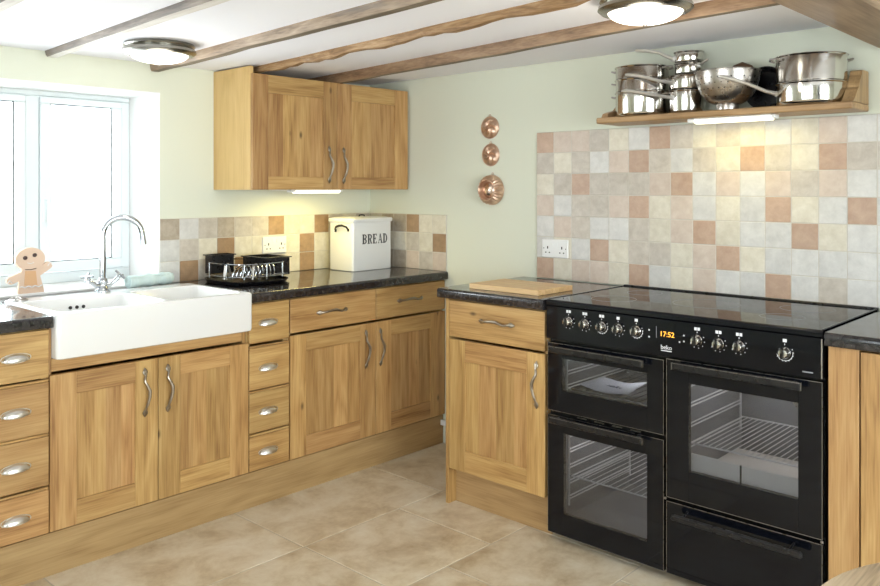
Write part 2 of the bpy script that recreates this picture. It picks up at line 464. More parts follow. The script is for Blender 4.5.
# window over the sink: frame, opening casement on the right, fixed light on the left
f = MB(); yf0, yf1 = .290, .348; zb, zt_ = WZ0, 1.796
fx1 = WX1 - .004; fx0 = WX0 + .004
f.box(fx0, fx1, yf0, yf1, zt_ - .024, zt_, .004); f.box(fx0, fx1, yf0, yf1, zb, zb + .05, .004)
f.box(fx1 - .044, fx1, yf0, yf1, zb + .05, zt_ - .024, .004); f.box(fx0, fx0 + .05, yf0, yf1, zb + .05, zt_ - .024, .004)
f.box(-1.795, -1.735, yf0, yf1, zb + .05, zt_ - .024, .004)
f.box(-2.33, -2.27, yf0, yf1, zb + .05, zt_ - .024, .004)
win = struct('window_1', f, UPVC)
WO = Vector(win.location); ORG[win.name] = WO


def casement(x0, x1, handle):
    c = MB(); z0, z1 = zb + .053, zt_ - .026; t = .046; tt = .030; y0, y1 = yf0 - .014, yf1 - .02
    c.box(x0, x1, y0, y1, z0, z0 + t, .004); c.box(x0, x1, y0, y1, z1 - tt, z1, .004)
    c.box(x0, x0 + t, y0, y1, z0 + t, z1 - tt, .004); c.box(x1 - t, x1, y0, y1, z0 + t, z1 - tt, .004)
    o = obj('casement', c, UPVC, win)
    gk = MB(); r = .004
    for a in ((x0 + t, x1 - t, z0 + t, z0 + t + r), (x0 + t, x1 - t, z1 - tt - r, z1 - tt), (x0 + t, x0 + t + r, z0 + t, z1 - tt), (x1 - t - r, x1 - t, z0 + t, z1 - tt)):
        gk.box(a[0], a[1], y0 + .012, y0 + .016, a[2], a[3], 0)
    obj('gasket', gk, STEMG, o, 'dark rubber glazing gasket')
    g = MB(); g.box(x0 + t - .004, x1 - t + .004, y0 + .02, y0 + .024, z0 + t - .004, z1 - tt + .004, 0)
    obj('window_pane', g, GLASSM, o, 'clear glass pane')
    if handle:
        h = MB(); hx = x0 + .02
        h.box(hx - .013, hx + .013, y0 - .01, y0, 1.20, 1.32, .004)
        h.tube([(hx, y0 - .008, 1.30), (hx, y0 - .035, 1.30), (hx + .003, y0 - .04, 1.27), (hx, y0 - .042, 1.18)], [.008, .008, .009, .007], 10)
        obj('handle', h, UPVC, o, 'white casement handle')


casement(-1.733, fx1 - .046, True)
casement(-2.268, -1.797, False)

# ceiling, gently uneven near the right wall
mb = MB(); xs = [XW0 - .3, -3, -2, -1.2, -.9, -.6, -.3, 0, .3]
zz = lambda x: 1.93 + .024 * max(0, min(1, (x + 1.0) / 1.0)) ** 1.5
vs = []; fs = []
for x in xs:
    for y in (YW0 - .25, .3):
        vs.append((x, y, zz(x)))
n = len(vs)
vs += [(v[0], v[1], 2.06) for v in vs]
for i in range(len(xs) - 1):
    fs.append([2 * i, 2 * i + 1, 2 * i + 3, 2 * i + 2]); fs.append([n + 2 * i, n + 2 * i + 2, n + 2 * i + 3, n + 2 * i + 1])
mb.add(vs, fs, 0, True); struct('ceiling', mb, CEIL)

# floor: bed of grout with stone slabs
mb = MB(); mb.box(XW0 - .25, .3, YW0 - .25, .3, -.05, -.0015, 0, mat=1)
rows = [.3, -.08, -.57, -1.05, -1.553, -2.06, -2.56, -3.06, -3.56, -4.06, -4.56, -5.06, -5.85]
jt = {1: [-1.53, -1.02, -.52], 2: [-2.05, -1.285, -.516], 3: [-1.785, -1.28, -.783, -.28], 4: [-1.53, -1.03, -.56, -.05], 5: [-1.79, -1.28, -.70]}
for k in range(len(rows) - 1):
    J = [j for j in jt.get(k, [])]
    if not J: J = [-1.78 + .25 * (k % 2), -1.27 + .25 * (k % 2), -.5]
    x = min(J) - .51
    while x > -5.2: J.append(x); x -= random.choice((.51, .76))
    J = sorted(J + [-5.25, .3])
    for a, c in zip(J[:-1], J[1:]):
        if c - a < .03: continue
        g = .0028
        mb.box(a + g, c - g, rows[k + 1] + g, rows[k] - g, -.01, 0, .0012, g='x', mat=0)
struct('floor', mb, [FLOORM, FGROUT])

mb = MB(); mb.box(-.014, -.0005, -1.14, -.61, 0, .10, .003, g='y')
struct('baseboard_right', mb, OAK)

# splashbacks
def splash(name, label, cells, x0, ztop, p, zbot, thick, back, frame, org_label='tiles'):
    """cells: rows of letters, first row on top; laid along +x from x0 on the wall face y=0"""
    m = MB(); keys = list(TILES); g = .0016
    ncol = max(len(r) for r in cells)
    m.box(x0, x0 + p * ncol, -thick + .0015, back, zbot, ztop, .001, mat=len(keys))
    for r, row in enumerate(cells):
        for c, ch in enumerate(row):
            z1 = ztop - r * p - g; z0 = max(ztop - (r + 1) * p + g, zbot)
            m.box(x0 + c * p + g, x0 + (c + 1) * p - g, -thick, -.001, z0, z1, .0012, mat=keys.index(ch), g='x')
    o = obj(name, m, [TILES[k] for k in keys] + [GROUT], None, frame=frame)
    return tag(o, label, 'tiles')


R7 = ['dbabcadgbaadbdcag', 'cbbcgadcbbadagdag'.replace('d', 'b'), '', '', '', '', '']
import itertools
rr = random.Random(5)
terr = {0: [0, 6], 1: [5, 10, 13], 2: [2, 7], 3: [5, 11, 14], 4: [8, 12], 5: [3, 9], 6: [0, 5, 11]}
cells = []
for r in range(7):
    s = ''
    for c in range(17):
        s += 'd' if c in terr[r] else rr.choice('aabbccggb' if c < 8 else 'aabcgggag')
    cells.append(s)
splash('tiled_splashback', 'tall tiled splashback of cream, grey and terracotta squares behind the black range cooker', cells, 1.2017, 1.622, .0993, .928, .009, -.0002, 'R')
splash('tiled_splashback', 'low three-row tiled splashback beside the window, behind bread bin and dish rack',
       ['egbebbfaafbab', 'gbafaaaafabab', 'gfbafabafabfa'], -1.3123, 1.2127, .1001, .914, .009, -.0002, 'L')
splash('tiled_splashback', 'small square patch of beige and brown tiles on the right wall beside the bread bin',
       ['beefaa', 'baabaf', 'eeecbc'], .0105, 1.2127, .1001, .914, .009, -.0002, 'R')

# ---------------------------------------------------------------- joists and main beam
def joist(xl, sl, w, zb, rough, seg, matl, label, under=None, yend=-2.70, top=1.945, y0=-.002):
    m = MB(); rg = random.Random(int(abs(xl) * 1000)); rings = []; n = 0
    ny = seg; vs = []; fs = []
    sec = [(0, 0), (0, .45), (.06, .85), (.16, 1), (.5, 1.02), (.84, 1), (.94, .85), (1, .45), (1, 0)]
    K = len(sec); ph = rg.uniform(0, 6)
    ddz = [rg.uniform(-1, 1) for _ in range(ny + 1)]; ddx = [rg.uniform(-1, 1) for _ in range(ny + 1)]
    for i in range(ny + 1):
        y = y0 + (yend - y0) * i / ny
        cx = xl + sl * y
        dz = rough * (.5 * math.sin(i * .9 + ph) + .5 * ddz[i]); dx = rough * .6 * (math.sin(i * .55 + ph * 2) + .5 * ddx[i])
        h = top - zb
        for (a, b) in sec:
            jx = rg.uniform(-.1, .1) * rough; jz = rg.uniform(-.12, .12) * rough
            vs.append((cx + dx * b + a * w * (1 + (0 if a < .5 else dz * 6)) + jx, y, top - b * (h + dz) + jz * b))
    for i in range(ny):
        for k in range(K - 1):
            fs.append([i * K + k, i * K + k + 1, (i + 1) * K + k + 1, (i + 1) * K + k])
        fs.append([i * K + K - 1, i * K, (i + 1) * K, (i + 1) * K + K - 1])
    fs.append(list(range(K))); fs.append([ny * K + k for k in range(K)][::-1])
    m.add(vs, fs, 0, True, 'y')
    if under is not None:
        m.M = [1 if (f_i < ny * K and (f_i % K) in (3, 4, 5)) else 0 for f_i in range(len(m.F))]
    o = obj('ceiling_joist', m, [matl] + ([under] if under is not None else []), None, sharp=40)
    return tag(o, label, 'beam', 'timber ceiling joists')


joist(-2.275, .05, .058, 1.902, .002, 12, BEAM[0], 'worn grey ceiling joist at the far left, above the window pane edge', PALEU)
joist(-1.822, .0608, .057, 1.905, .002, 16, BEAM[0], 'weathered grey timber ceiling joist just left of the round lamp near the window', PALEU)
joist(-1.357, .080, .052, 1.894, .003, 16, BEAM[1], 'grey-tan timber ceiling joist just right of the round lamp near the window', SHADEU)
joist(-.936, .107, .038, 1.901, .0085, 46, BEAM[2], 'crooked honey-coloured rough timber joist above the oak wall cupboard')
joist(-.478, .130, .046, 1.890, .004, 16, BEAM[3], 'brown timber ceiling joist nearest the right wall, passing behind the second lamp', SHADEU)
m = MB(); m.box(-4.998, -.002, -2.885, -2.698, 1.85, 1.953, .006, g='x')
tag(obj('ceiling_beam', m, BEAM[4], None), 'broad smooth brown main beam crossing the top right corner', 'beam')

# ---------------------------------------------------------------- handles
def add_bow(mb, u, n, z, vertical=True, L=.188, mir=1):
    """forged wavy bow handle, leaf ends. local: u along the front, n outward (= -y), z up"""
    pts = []; rad = []; fl = []
    #            s      lateral  out    r      flat
    prof = [(-.500, .000, .003, .0010, .5), (-.465, .000, .005, .0060, .45), (-.415, .000, .007, .0112, .40), (-.370, .000, .009, .0082, .5), (-.340, .000, .012, .0046, .8),
            (-.300, .0005, .015, .0048, 1), (-.20, .006, .019, .0054, 1), (-.08, .0115, .021, .0058, 1), (.04, .0115, .021, .0070, 1),
            (.14, .003, .020, .0060, 1), (.23, -.006, .018, .0052, 1), (.30, -.004, .015, .0046, 1), (.34, -.001, .012, .0044, .8),
            (.370, -.0005, .009, .0082, .5), (.415, .000, .007, .0112, .40), (.465, .000, .005, .0060, .45), (.5, .000, .003, .0010, .5)]
    for s, lat, out, r, f in prof:
        lat = -lat * mir if False else lat * mir
        if vertical: pts.append((u + lat, -n - out, z - (-s) * L)); 
        else: pts.append((u + s * L, -n - out, z + lat * .55))
        rad.append(r); fl.append(f)
    pts = [(p[0], p[1], p[2]) for p in pts]
    if vertical: mb.tube(pts, rad, 8, flat=fl, up=(0, 1, 0))
    else: mb.tube(pts, rad, 8, flat=fl, up=(0, 1, 0))
    for e in (-.40, .40):
        p = (u, -n, z + e * L) if vertical else (u + e * L, -n, z)
        a = (p[0], p[1] + .0, p[2]); b = (p[0], p[1] - .006, p[2])
        mb.tube([a, b], .004, 8)


def add_cup(mb, u, n, z, w=.088, h=.025, d=.021):
    vs = []; fs = []; A, B = 16, 7
    for i in range(B + 1):
        ph = PI / 2 * i / B               # 0 at rim on plane .. up
        for k in range(A + 1):
            th = PI * k / A
            x = -math.cos(th) * w / 2 * math.cos(ph * .999) if False else 0
            # quarter ellipsoid hanging from the plate, open at the bottom
            X = -w / 2 * math.cos(th); R = math.sin(th)
            vs.append((u + X, -n - d * R * math.sin(ph) - .001, z - h * .38 + h * R * math.cos(ph)))
    for i in range(B):
        for k in range(A):
            a = i * (A + 1) + k; fs.append([a, a + 1, a + A + 2, a + A + 1])
    mb.add(vs, fs, 0, True)
    e = []
    for k in range(24):
        t = 2 * PI * k / 24; e.append((u + (w / 2 + .004) * math.cos(t), -n - .0012, z + h * .62 * math.sin(t) - .001))
    mb.tube(e, .0022, 6, closed=True, up=(0, 1, 0))
    e = [(u - w / 2 + w * i / 12, -n - .001 - d * math.sin(PI * i / 12), z - h * .38) for i in range(13)]
    mb.tube(e, .0017, 6, up=(0, 0, 1))


# ---------------------------------------------------------------- shaker fronts
def shaker(mb, u0, u1, z0, z1, yf, sl=.09, sr=.09, rb=.088, rt=.078, th=.02, staves=4):
    """frame-and-panel door whose face lies at y=yf, body going back to yf+th"""
    mb.box(u0, u0 + sl, yf, yf + th, z0, z1, .0012, 'z'); mb.box(u1 - sr, u1, yf, yf + th, z0, z1, .0012, 'z')
    mb.box(u0 + sl, u1 - sr, yf, yf + th, z1 - rt, z1, .0012, 'x'); mb.box(u0 + sl, u1 - sr, yf, yf + th, z0, z0 + rb, .0012, 'x')
    a, b = u0 + sl, u1 - sr; cuts = [a]
    for i in range(1, staves): cuts.append(a + (b - a) * (i + random.uniform(-.18, .18)) / staves)
    cuts.append(b)
    for i in range(staves): mb.box(cuts[i], cuts[i + 1], yf + .008, yf + th - .004, z0 + rb, z1 - rt, .0001, 'z')


def cabinet_carcass(par, u0, u1, yb, yf, z0, z1, mat=None, left=False, right=False):
    m = MB(); t = .018
    m.box(u0, u0 + t, yf, yb, z0, z1, .001, 'z'); m.box(u1 - t, u1, yf, yb, z0, z1, .001, 'z')
    m.box(u0 + t, u1 - t, yf, yb, z0, z0 + t, .001, 'x'); m.box(u0 + t, u1 - t, yf, yb, z1 - t, z1, .001, 'x')
    m.box(u0 + t, u1 - t, yb - .008, yb, z0 + t, z1 - t, 0, 'z')
    return obj('carcass', m, mat or OAKLAM, par)


YF, YC = -.600, -.577    # door faces / carcass front
def door(par, u0, u1, z0, z1, hu=None, hz=.58, yf=YF, sl=.09, sr=.09, mir=1, rb=.088, rt=.078, staves=4, label=None):
    m = MB(); shaker(m, u0 + .0015, u1 - .0015, z0, z1, yf, sl, sr, rb, rt, staves=staves); d = obj('door', m, OAK, par, label)
    if hu is not None:
        h = MB(); add_bow(h, hu, -yf, hz, True, mir=mir); obj('handle', h, PEWTERD, d, 'wavy pewter bow handle')
    return d


def drawer(par, u0, u1, z0, z1, kind, yf=YF, hu=None, hz=None):
    m = MB(); m.box(u0 + .0015, u1 - .0015, yf, yf + .02, z0, z1, .002, 'x')
    if z0 < .66 and kind == 'cup': m.box(u0 + .0015, u1 - .0015, yf + .001, yf + .02, z1 + .0015, z1 + .0095, .002, 'x')
    d = obj('drawer', m, OAK, par); h = MB()
    hu = (u0 + u1) / 2 if hu is None else hu; hz = (z0 + z1) / 2 if hz is None else hz
    if kind == 'cup': add_cup(h, hu, -yf, hz); obj('handle', h, PEWTER, d, 'pewter cup handle')
    else: add_bow(h, hu, -yf, hz, False); obj('handle', h, PEWTERD, d, 'wavy pewter bow handle')


ZC0, ZC1 = .152, .883
WGAP = -.003

# left four-drawer unit
t = thing('drawer_unit', 'oak unit of four cup-handled drawers at the left edge, beside the sink doors', 'cabinet', (-2.145, -.3, 0))
cabinet_carcass(t, -2.252, -2.039, WGAP, YC, ZC0, .8715)
for z0, z1 in ((.158, .309), (.325, .495), (.507, .683), (.699, .866)): drawer(t, -2.25, -2.038, z0, z1, 'cup', hu=-2.148)
# sink unit
t = thing('sink_cabinet', 'oak cupboard with two panelled doors directly under the white butler sink', 'cabinet', (-1.632, -.3, 0))
m = MB()
m.box(-2.038, -2.022, YC, WGAP, ZC0, .757, .001); m.box(-1.243, -1.2255, YC, WGAP, ZC0, .757, .001)
m.box(-2.025, -1.247, YC, WGAP, ZC0, ZC0 + .018, .001, 'x'); m.box(-2.025, -1.247, -.01, WGAP, ZC0 + .018, .74, 0)
m.box(-2.025, -1.247, YC - .004, YC + .02, .712, .757, .001, 'x')
m.box(-2.0365, -2.0285, -.592, -.572, .757, .868, .001)
obj('carcass', m, OAK, t)
door(t, -2.037, -1.633, .158, .703, -1.689, .582, sr=.09, sl=.092)
door(t, -1.633, -1.2255, .158, .703, -1.595, .582, sl=.092)
# narrow four-drawer unit
t = thing('drawer_unit', 'narrow oak unit of four small drawers, right of the doors under the sink', 'cabinet', (-1.12, -.3, 0))
cabinet_carcass(t, -1.2235, -1.015, WGAP, YC, ZC0, .8715)
for z0, z1 in ((.158, .302), (.318, .486), (.500, .677), (.697, .866)): drawer(t, -1.2235, -1.016, z0, z1, 'cup', hu=-1.128)
# wide double unit
t = thing('base_cabinet', 'wide oak cupboard with two drawers over two panelled doors, below the bread bin', 'cabinet', (-.51, -.3, 0))
cabinet_carcass(t, -1.013, -.003, WGAP, YC, ZC0, .8715)
drawer(t, -1.012, -.500, .715, .866, 'bow', hu=-.775, hz=.790); drawer(t, -.499, -.004, .715, .866, 'bow', hu=-.268, hz=.793)
door(t, -1.012, -.500, .158, .704, -.568, .582, sl=.088, sr=.1)
door(t, -.499, -.004, .158, .704, -.474, .580, sl=.1, sr=.11)
m = MB(); m.box(-2.26, -.003, -.585, -.567, .0, .150, .001, 'x', tone=.5)
tag(obj('plinth', m, PLINTH, None), 'long plain oak plinth along the floor under the window-side cupboards', 'plinth')

# right-hand run (frame R: x = distance from the corner along the wall, y=0 the wall)
t = thing('base_cabinet', 'pale oak cupboard with one drawer over one door, left of the black range cooker', 'cabinet', (1.41, -.3, 0), 'R')
m = MB()
m.box(1.150, 1.168, YF + .002, WGAP, 0, ZC1, .001); m.box(1.655, 1.673, YC, WGAP, ZC0, ZC1, .001)
m.box(1.168, 1.655, YC, WGAP, ZC0, ZC0 + .018, .001, 'x'); m.box(1.168, 1.655, YC, WGAP, ZC1 - .018, ZC1, .001, 'x')
m.box(1.168, 1.655, -.01, WGAP, ZC0 + .018, ZC1 - .018, 0)
obj('carcass', m, OAK, t)
drawer(t, 1.170, 1.673, .722, .877, 'bow', hu=1.434, hz=.806)
door(t, 1.170, 1.673, .155, .711, 1.636, .588, sl=.09, sr=.088, rb=.09, rt=.088, mir=-1)
m = MB(); m.box(1.169, 1.672, -.553, -.535, 0, .150, .001, 'x'); obj('plinth', m, PLINTH, t)

t = thing('base_cabinet', 'pale oak cupboard right of the black range cooker, at the right edge', 'cabinet', (3.1, -.3, 0), 'R')
m = MB(); m.box(2.712, 2.797, YF, YF + .02, .0, ZC1, .001); m.box(2.712, 2.73, YC, WGAP, 0, ZC1, .001)
m.box(3.38, 3.398, YC, WGAP, 0, ZC1, .001); m.box(2.73, 3.38, YC, WGAP, ZC0, ZC0 + .018, 0, 'x'); m.box(2.73, 3.38, -.01, WGAP, ZC0, ZC1, 0)
obj('carcass', m, OAK, t)
door(t, 2.80, 3.397, .155, .877, 3.33, .68, sl=.11)
m = MB(); m.box(2.80, 3.397, -.553, -.535, 0, .150, .001, 'x'); obj('plinth', m, PLINTH, t)


# worktops: bull-nosed laminate
def worktop(x0, x1, yfr, z0, z1, label, frame='L', yback=-.001, extra=None):
    m = MB(); r = .012; out = []
    for i in range(7): a = PI / 2 * i / 6; out.append((yfr + r - r * math.sin(a), z1 - r + r * math.cos(a)))
    for i in range(5): a = PI / 2 * i / 4; out.append((yfr + r * .6 - r * .6 * math.cos(a), z0 + r * .6 - r * .6 * math.sin(a)))
    pts = [(yback, z1)] + out + [(yback, z0)]
    m.prism(pts, x0, x1, 'yz', smooth=True)
    if extra: extra(m)
    return tag(obj('worktop', m, TOP, None, frame=frame), label, 'worktop')


ZW0, ZW = .884, .925; ZL0, ZL = .872, .913
worktop(-1.225, -.001, -.619, ZL0, ZL, 'black speckled worktop under the bread bin and dish rack')
worktop(-2.70, -2.033, -.619, ZL0, ZL, 'black speckled worktop at the left edge, left of the white sink')
m = MB(); m.box(-2.0325, -1.2255, -.117, -.001, ZL0, ZL, .001)
tag(obj('worktop', m, TOP, None), 'narrow black strip of worktop behind the sink, below the window sill', 'worktop')
worktop(1.118, 1.676, -.619, ZW0, ZW, 'black speckled worktop under the chopping board, left of the cooker', 'R')
worktop(2.706, 3.40, -.619, ZW0, ZW, 'black speckled worktop at the right edge, right of the cooker', 'R')

# ---------------------------------------------------------------- sink
t = thing('butler_sink', 'large white ceramic butler sink with two bowls under the window', 'sink', (-1.653, -.42, .757))
m = MB(); X0, X1, Y0, Y1, Z0, Z1 = -2.027, -1.2265, -.634, -.120, .758, .921
nC = 5
loops = []
def ol(o, z, r=.016): return [(x, y, z) for x, y in rrect(X0 + o, X1 - o, Y0 + o, Y1 - o, r, nC)]
ext = [ol(.010, Z0), ol(.002, Z0 + .004), ol(0, Z0 + .014), ol(0, Z1 - .010), ol(.002, Z1 - .004), ol(.006, Z1 - .001), ol(.012, Z1)]
vs = []; fs = []
for l in ext: vs += l
q = len(ext[0])
for k in range(len(ext) - 1):
    for i in range(q):
        j = (i + 1) % q; fs.append([k * q + i, k * q + j, (k + 1) * q + j, (k + 1) * q + i])
m.add(vs, fs, 0, True); m.add(ext[0], [list(range(q))[::-1]], 0, False)
import bmesh
bowls = [(-2.000, -1.606, -.604, -.235), (-1.576, -1.262, -.604, -.235)]
bm = bmesh.new(); edges = []
def ring(pts):
    v = [bm.verts.new(p) for p in pts]
    for i in range(len(v)): edges.append(bm.edges.new((v[i], v[(i + 1) % len(v)])))
ring(ol(.012, Z1))
for a, b, c, d in bowls: ring([(x, y, Z1) for x, y in rrect(a - .006, b + .006, c - .006, d + .006, .036, nC)])
bmesh.ops.triangle_fill(bm, edges=edges, use_beauty=True, use_dissolve=False, normal=(0, 0, 1))
bm.verts.index_update()
fl = []
for f_ in bm.faces:
    ids = [v.index for v in f_.verts]; fl.append(ids if f_.normal.z > 0 else ids[::-1])
m.add([v.co.copy() for v in bm.verts], fl, 0, False); bm.free()
for a, b, c, d in bowls:
    L_ = []
    for o, z, r in ((-.006, Z1, .036), (-.002, Z1 - .002, .033), (0, Z1 - .006, .030), (.004, Z1 - .12, .030), (.012, Z1 - .150, .03), (.032, Z1 - .160, .04)):
        L_.append([(x, y, z) for x, y in rrect(a + o, b - o, c + o, d - o, r, nC)])
    vs = []; fs = []
    for l in L_: vs += l
    q = len(L_[0])
    for k in range(len(L_) - 1):
        for i in range(q):
            j = (i + 1) % q; fs.append([k * q + j, k * q + i, (k + 1) * q + i, (k + 1) * q + j])
    m.add(vs, fs, 0, True); m.add(L_[-1], [list(range(q))], 0, False)
obj('basin', m, CERAMIC, t)
for cx in (-1.790, -1.528):
    for k in ((-1, 0, 1) if cx < -1.7 else (-.5, .5)):
        m = MB()
        M = Matrix.Translation((cx + k * .026, -.2395, .880)) @ Matrix.Rotation(PI / 2, 4, 'X')
        m.lathe([(.0001, .0), (.0062, .0), (.0070, .0006), (.0070, -.002)], (0, 0, 0), 12, M=M)
        obj('overflow_hole', m, STEMG, t, 'small dark round overflow hole')
for cx in (-1.822, -1.437):
    m = MB(); m.lathe([(.0001, .7790), (.022, .7792), (.030, .781), (.042, .7795), (.044, .7775)], (cx, -.45, 0), 24); obj('drain', m, CHROME, t)

# tap
t = thing('kitchen_tap', 'tall chrome swan-neck mixer tap with two cross-head levers on the sink back', 'tap', (-1.652, -.165, .9375))
m = MB(); tx, ty = -1.652, -.165
m.lathe([(.0001, .9375), (.031, .9375), (.031, .944), (.024, .950), (.019, .958), (.017, .972), (.020, .980), (.018, .992), (.012, 1.000), (.0001, 1.002)], (tx, ty, 0), 24)
for s in (-1, 1):
    m.tube([(tx, ty, .965), (tx + s * .030, ty - .004, .966), (tx + s * .050, ty - .006, .982), (tx + s * .062, ty - .008, .992)], [.012, .010, .009, .010], 12)
obj('body', m, CHROME, t)
sp = MB(); pts = [(tx, ty, .995), (tx, ty, 1.06), (tx, ty, 1.15), (tx, ty, 1.172)]
R_ = .077; ex, ey = -.142, .055
import math as _m
dx, dy = .92, -.40
for i in range(1, 17):
    a = PI * i / 16 * .965; r = R_ * (1 - math.cos(a)); pts.append((tx + dx * r, ty + dy * r, 1.172 + .077 * math.sin(a)))
l = pts[-1]; pts.append((l[0] + dx * .004, l[1] + dy * .004, 1.148))
sp.tube(pts, [.0135] * 3 + [.0128] * (len(pts) - 3), 14, up=(.36, .93, 0))
l = pts[-1]; sp.tube([(l[0], l[1], l[2] + .004), (l[0] + dx * .001, l[1] + dy * .001, l[2] - .016)], .0150, 14)
obj('spout', sp, CHROME, t, 'curved swan-neck chrome spout')
for s in (-1, 1):
    h = MB(); c = Vector((tx + s * .066, ty - .010, 1.0)); d = Vector((s * .55, -.35, .75)).normalized()
    h.tube([c - d * .012, c, c + d * .012], [.008, .009, .006], 10)
    a = d.orthogonal().normalized(); b = d.cross(a)
    for e in (a, b):
        h.tube([c + d * .008 - e * .026, c + d * .008, c + d * .008 + e * .026], [.005, .0042, .005], 8)
    obj('tap_head', h, CHROME, t, 'cross-shaped tap head')

t.location.z -= .016
# sink plug / strainer
m = MB(); m.lathe([(.0001, .952), (.006, .952), (.006, .947), (.030, .9435), (.036, .941), (.036, .9385), (.0001, .938)], (-1.985, -.168, 0), 24)
for i in range(8):
    a = PI * i / 4; m.tube([(-1.985 + .012 * math.cos(a), -.168 + .012 * math.sin(a), .948), (-1.985 + .03 * math.cos(a), -.168 + .03 * math.sin(a), .9455)], .0022, 6)
for v_ in m.V: v_.z -= .0165
tag(obj('sink_strainer', m, STEELB, None), 'small round steel sink strainer on the left back corner of the sink', 'strainer')

# rolled towel
m = MB(); a = Vector((-1.505, -.088, .9430)); b = Vector((-1.285, -.062, .9435)); pts = []; rad = []
N_ = 26
for i in range(N_ + 1):
    f_ = i / N_; p = a.lerp(b, f_); rr_ = .027 + .0022 * math.sin(f_ * 17) + .0018 * math.sin(f_ * 41 + 1)
    pts.append(p); rad.append(rr_ * (1 if 0 < i < N_ else .90))
m.tube(pts, rad, 26)
vs = []
for e, sg in ((a, -1), (b, 1)):
    d = (b - a).normalized(); u = Vector((0, 0, 1)); w = d.cross(u)
    sp_ = [e + d * sg * .0015 + (u * math.sin(t_ * .55) + w * math.cos(t_ * .55)) * (.003 + .0007 * t_) for t_ in range(0, 29)]
    m.tube(sp_, .0016, 6)
tl = [a.lerp(b, i / 12) + Vector((0, -.018 - .002 * math.sin(i), .020 + .001 * math.sin(i * 2))) for i in range(13)]
m.tube(tl, .0035, 6)
tag(obj('rolled_towel', m, TOWEL, None), 'pale aqua towel rolled up behind the sink right of the tap', 'towel')

# gingerbread figure
t = thing('gingerbread_figure', 'small pale gingerbread man figure with one arm raised, standing behind the sink by the window', 'ornament', (-1.872, -.045, .937))
gy0, gy1 = -.056, -.036
def disc(cx, cz, rx, rz, n=28): return [(cx + rx * math.cos(2 * PI * i / n), cz + rz * math.sin(2 * PI * i / n)) for i in range(n)]
GS = Matrix.Translation((-1.906, 0, .937)) @ Matrix.Diagonal((1.16, 1, 1.06, 1)) @ Matrix.Translation((1.872, 0, -.937))
M0 = Matrix.Translation((-1.872, 0, .937)) @ Matrix.Rotation(math.radians(-4), 4, 'Y') @ Matrix.Translation((1.872, 0, -.937))
m = MB(); m.prism([(-1.916, .9372), (-1.826, .9372), (-1.834, .975), (-1.845, 1.02), (-1.848, 1.035), (-1.900, 1.035), (-1.904, 1.02), (-1.910, .975)], gy0 + .001, gy1 - .001, mat=0)
m.prism(disc(-1.874, 1.070, .050, .044), gy0 - .002, gy1 + .001)
def limb(p0, p1, r):
    d = Vector((p1[0] - p0[0], p1[1] - p0[1])); L_ = d.length; d.normalize(); nn = Vector((-d.y, d.x)); o = []
    for k in range(9):
        a_ = PI / 2 - PI * k / 8; q = Vector(p1) + d * math.cos(a_) * r + nn * math.sin(a_) * r; o.append((q.x, q.y))
    for k in range(9):
        a_ = PI / 2 - PI * k / 8; q = Vector(p0) - d * math.cos(a_) * r - nn * math.sin(a_) * r; o.append((q.x, q.y))
    return o
m.prism(limb((-1.893, 1.010), (-1.938, .990), .0145), gy0 + .002, gy1 - .002, mat=0)
m.prism(limb((-1.853, 1.010), (-1.812, 1.040), .0145), gy0 + .002, gy1 - .002, mat=0)
for i_ in range(len(m.V)): m.V[i_] = GS @ m.V[i_]
obj('figure_body', m, GINGER, t)
m = MB(); m.prism([(-1.895, .968), (-1.850, .965), (-1.856, 1.022), (-1.892, 1.024)], gy0 - .0005, gy0 + .001, M=GS); obj('waistcoat', m, GINGERD, t)
for ex_, ez in ((-1.892, 1.075), (-1.860, 1.084)):
    m = MB(); M = GS @ Matrix.Translation((ex_, gy0 - .002, ez)) @ Matrix.Rotation(PI / 2, 4, 'X'); m.lathe([(.008, 0), (.0065, .003), (.0001, .0045)], (0, 0, 0), 16, M=M)
    obj('eye', m, BROWNB, t, 'dark brown round eye')
def gtube(nm, pts, r, mat, lab):
    m = MB(); m.tube([GS @ Vector(p) for p in pts], r, 6); obj(nm, m, mat, t, lab)
gtube('neck_stitch', [(-1.893, gy0 - .0025, 1.030), (-1.875, gy0 - .003, 1.028), (-1.855, gy0 - .0025, 1.032)], .0016, BROWNB, 'thin brown neckline')
gtube('icing', [(-1.910 + .076 * i / 16, gy0 - .0015, .962 + .003 * math.sin(i * 1.3)) for i in range(17)], .0022, WHITEM, 'wavy white icing hem')
gtube('mouth', [(-1.885 + .022 * i / 8, gy0 - .003, 1.056 - .004 * math.sin(PI * i / 8)) for i in range(9)], .0012, WHITEM, 'pale smiling mouth')
for c_ in ((-1.943, .985), (-1.806, 1.045)): gtube('cuff', [(c_[0] - .008, gy0 + .0015, c_[1] - .006), (c_[0], gy0 + .001, c_[1] + .006), (c_[0] + .008, gy0 + .0015, c_[1] - .004)], .0018, WHITEM, 'white icing on the hand')

t.location += Vector((.030, .058, -.0135))
# ---------------------------------------------------------------- wall cupboard
t = thing('wall_cabinet', 'oak wall cupboard with two doors hung high beside the window', 'cabinet', (-.52, -.17, 1.35))
m = MB(); zt = 1.888
m.box(-1.027, -1.009, -.314, -.001, 1.348, 1.924, .001); m.box(-.020, -.002, -.314, -.001, 1.348, zt, .001)
m.box(-1.009, -.020, -.314, -.001, 1.352, 1.370, 0, 'x'); m.box(-1.009, -.020, -.314, -.001, zt - .018, zt, 0, 'x'); m.box(-1.009, -.020, -.010, -.001, 1.37, zt - .018, 0)
obj('carcass', m, OAKLAM, t)
door(t, -1.027, -.524, 1.349, 1.889, -.578, 1.474, yf=-.335, sl=.085, sr=.085, rb=.062, rt=.085)
door(t, -.524, -.018, 1.349, 1.889, -.484, 1.471, yf=-.335, sl=.095, sr=.10, rb=.062, rt=.085)

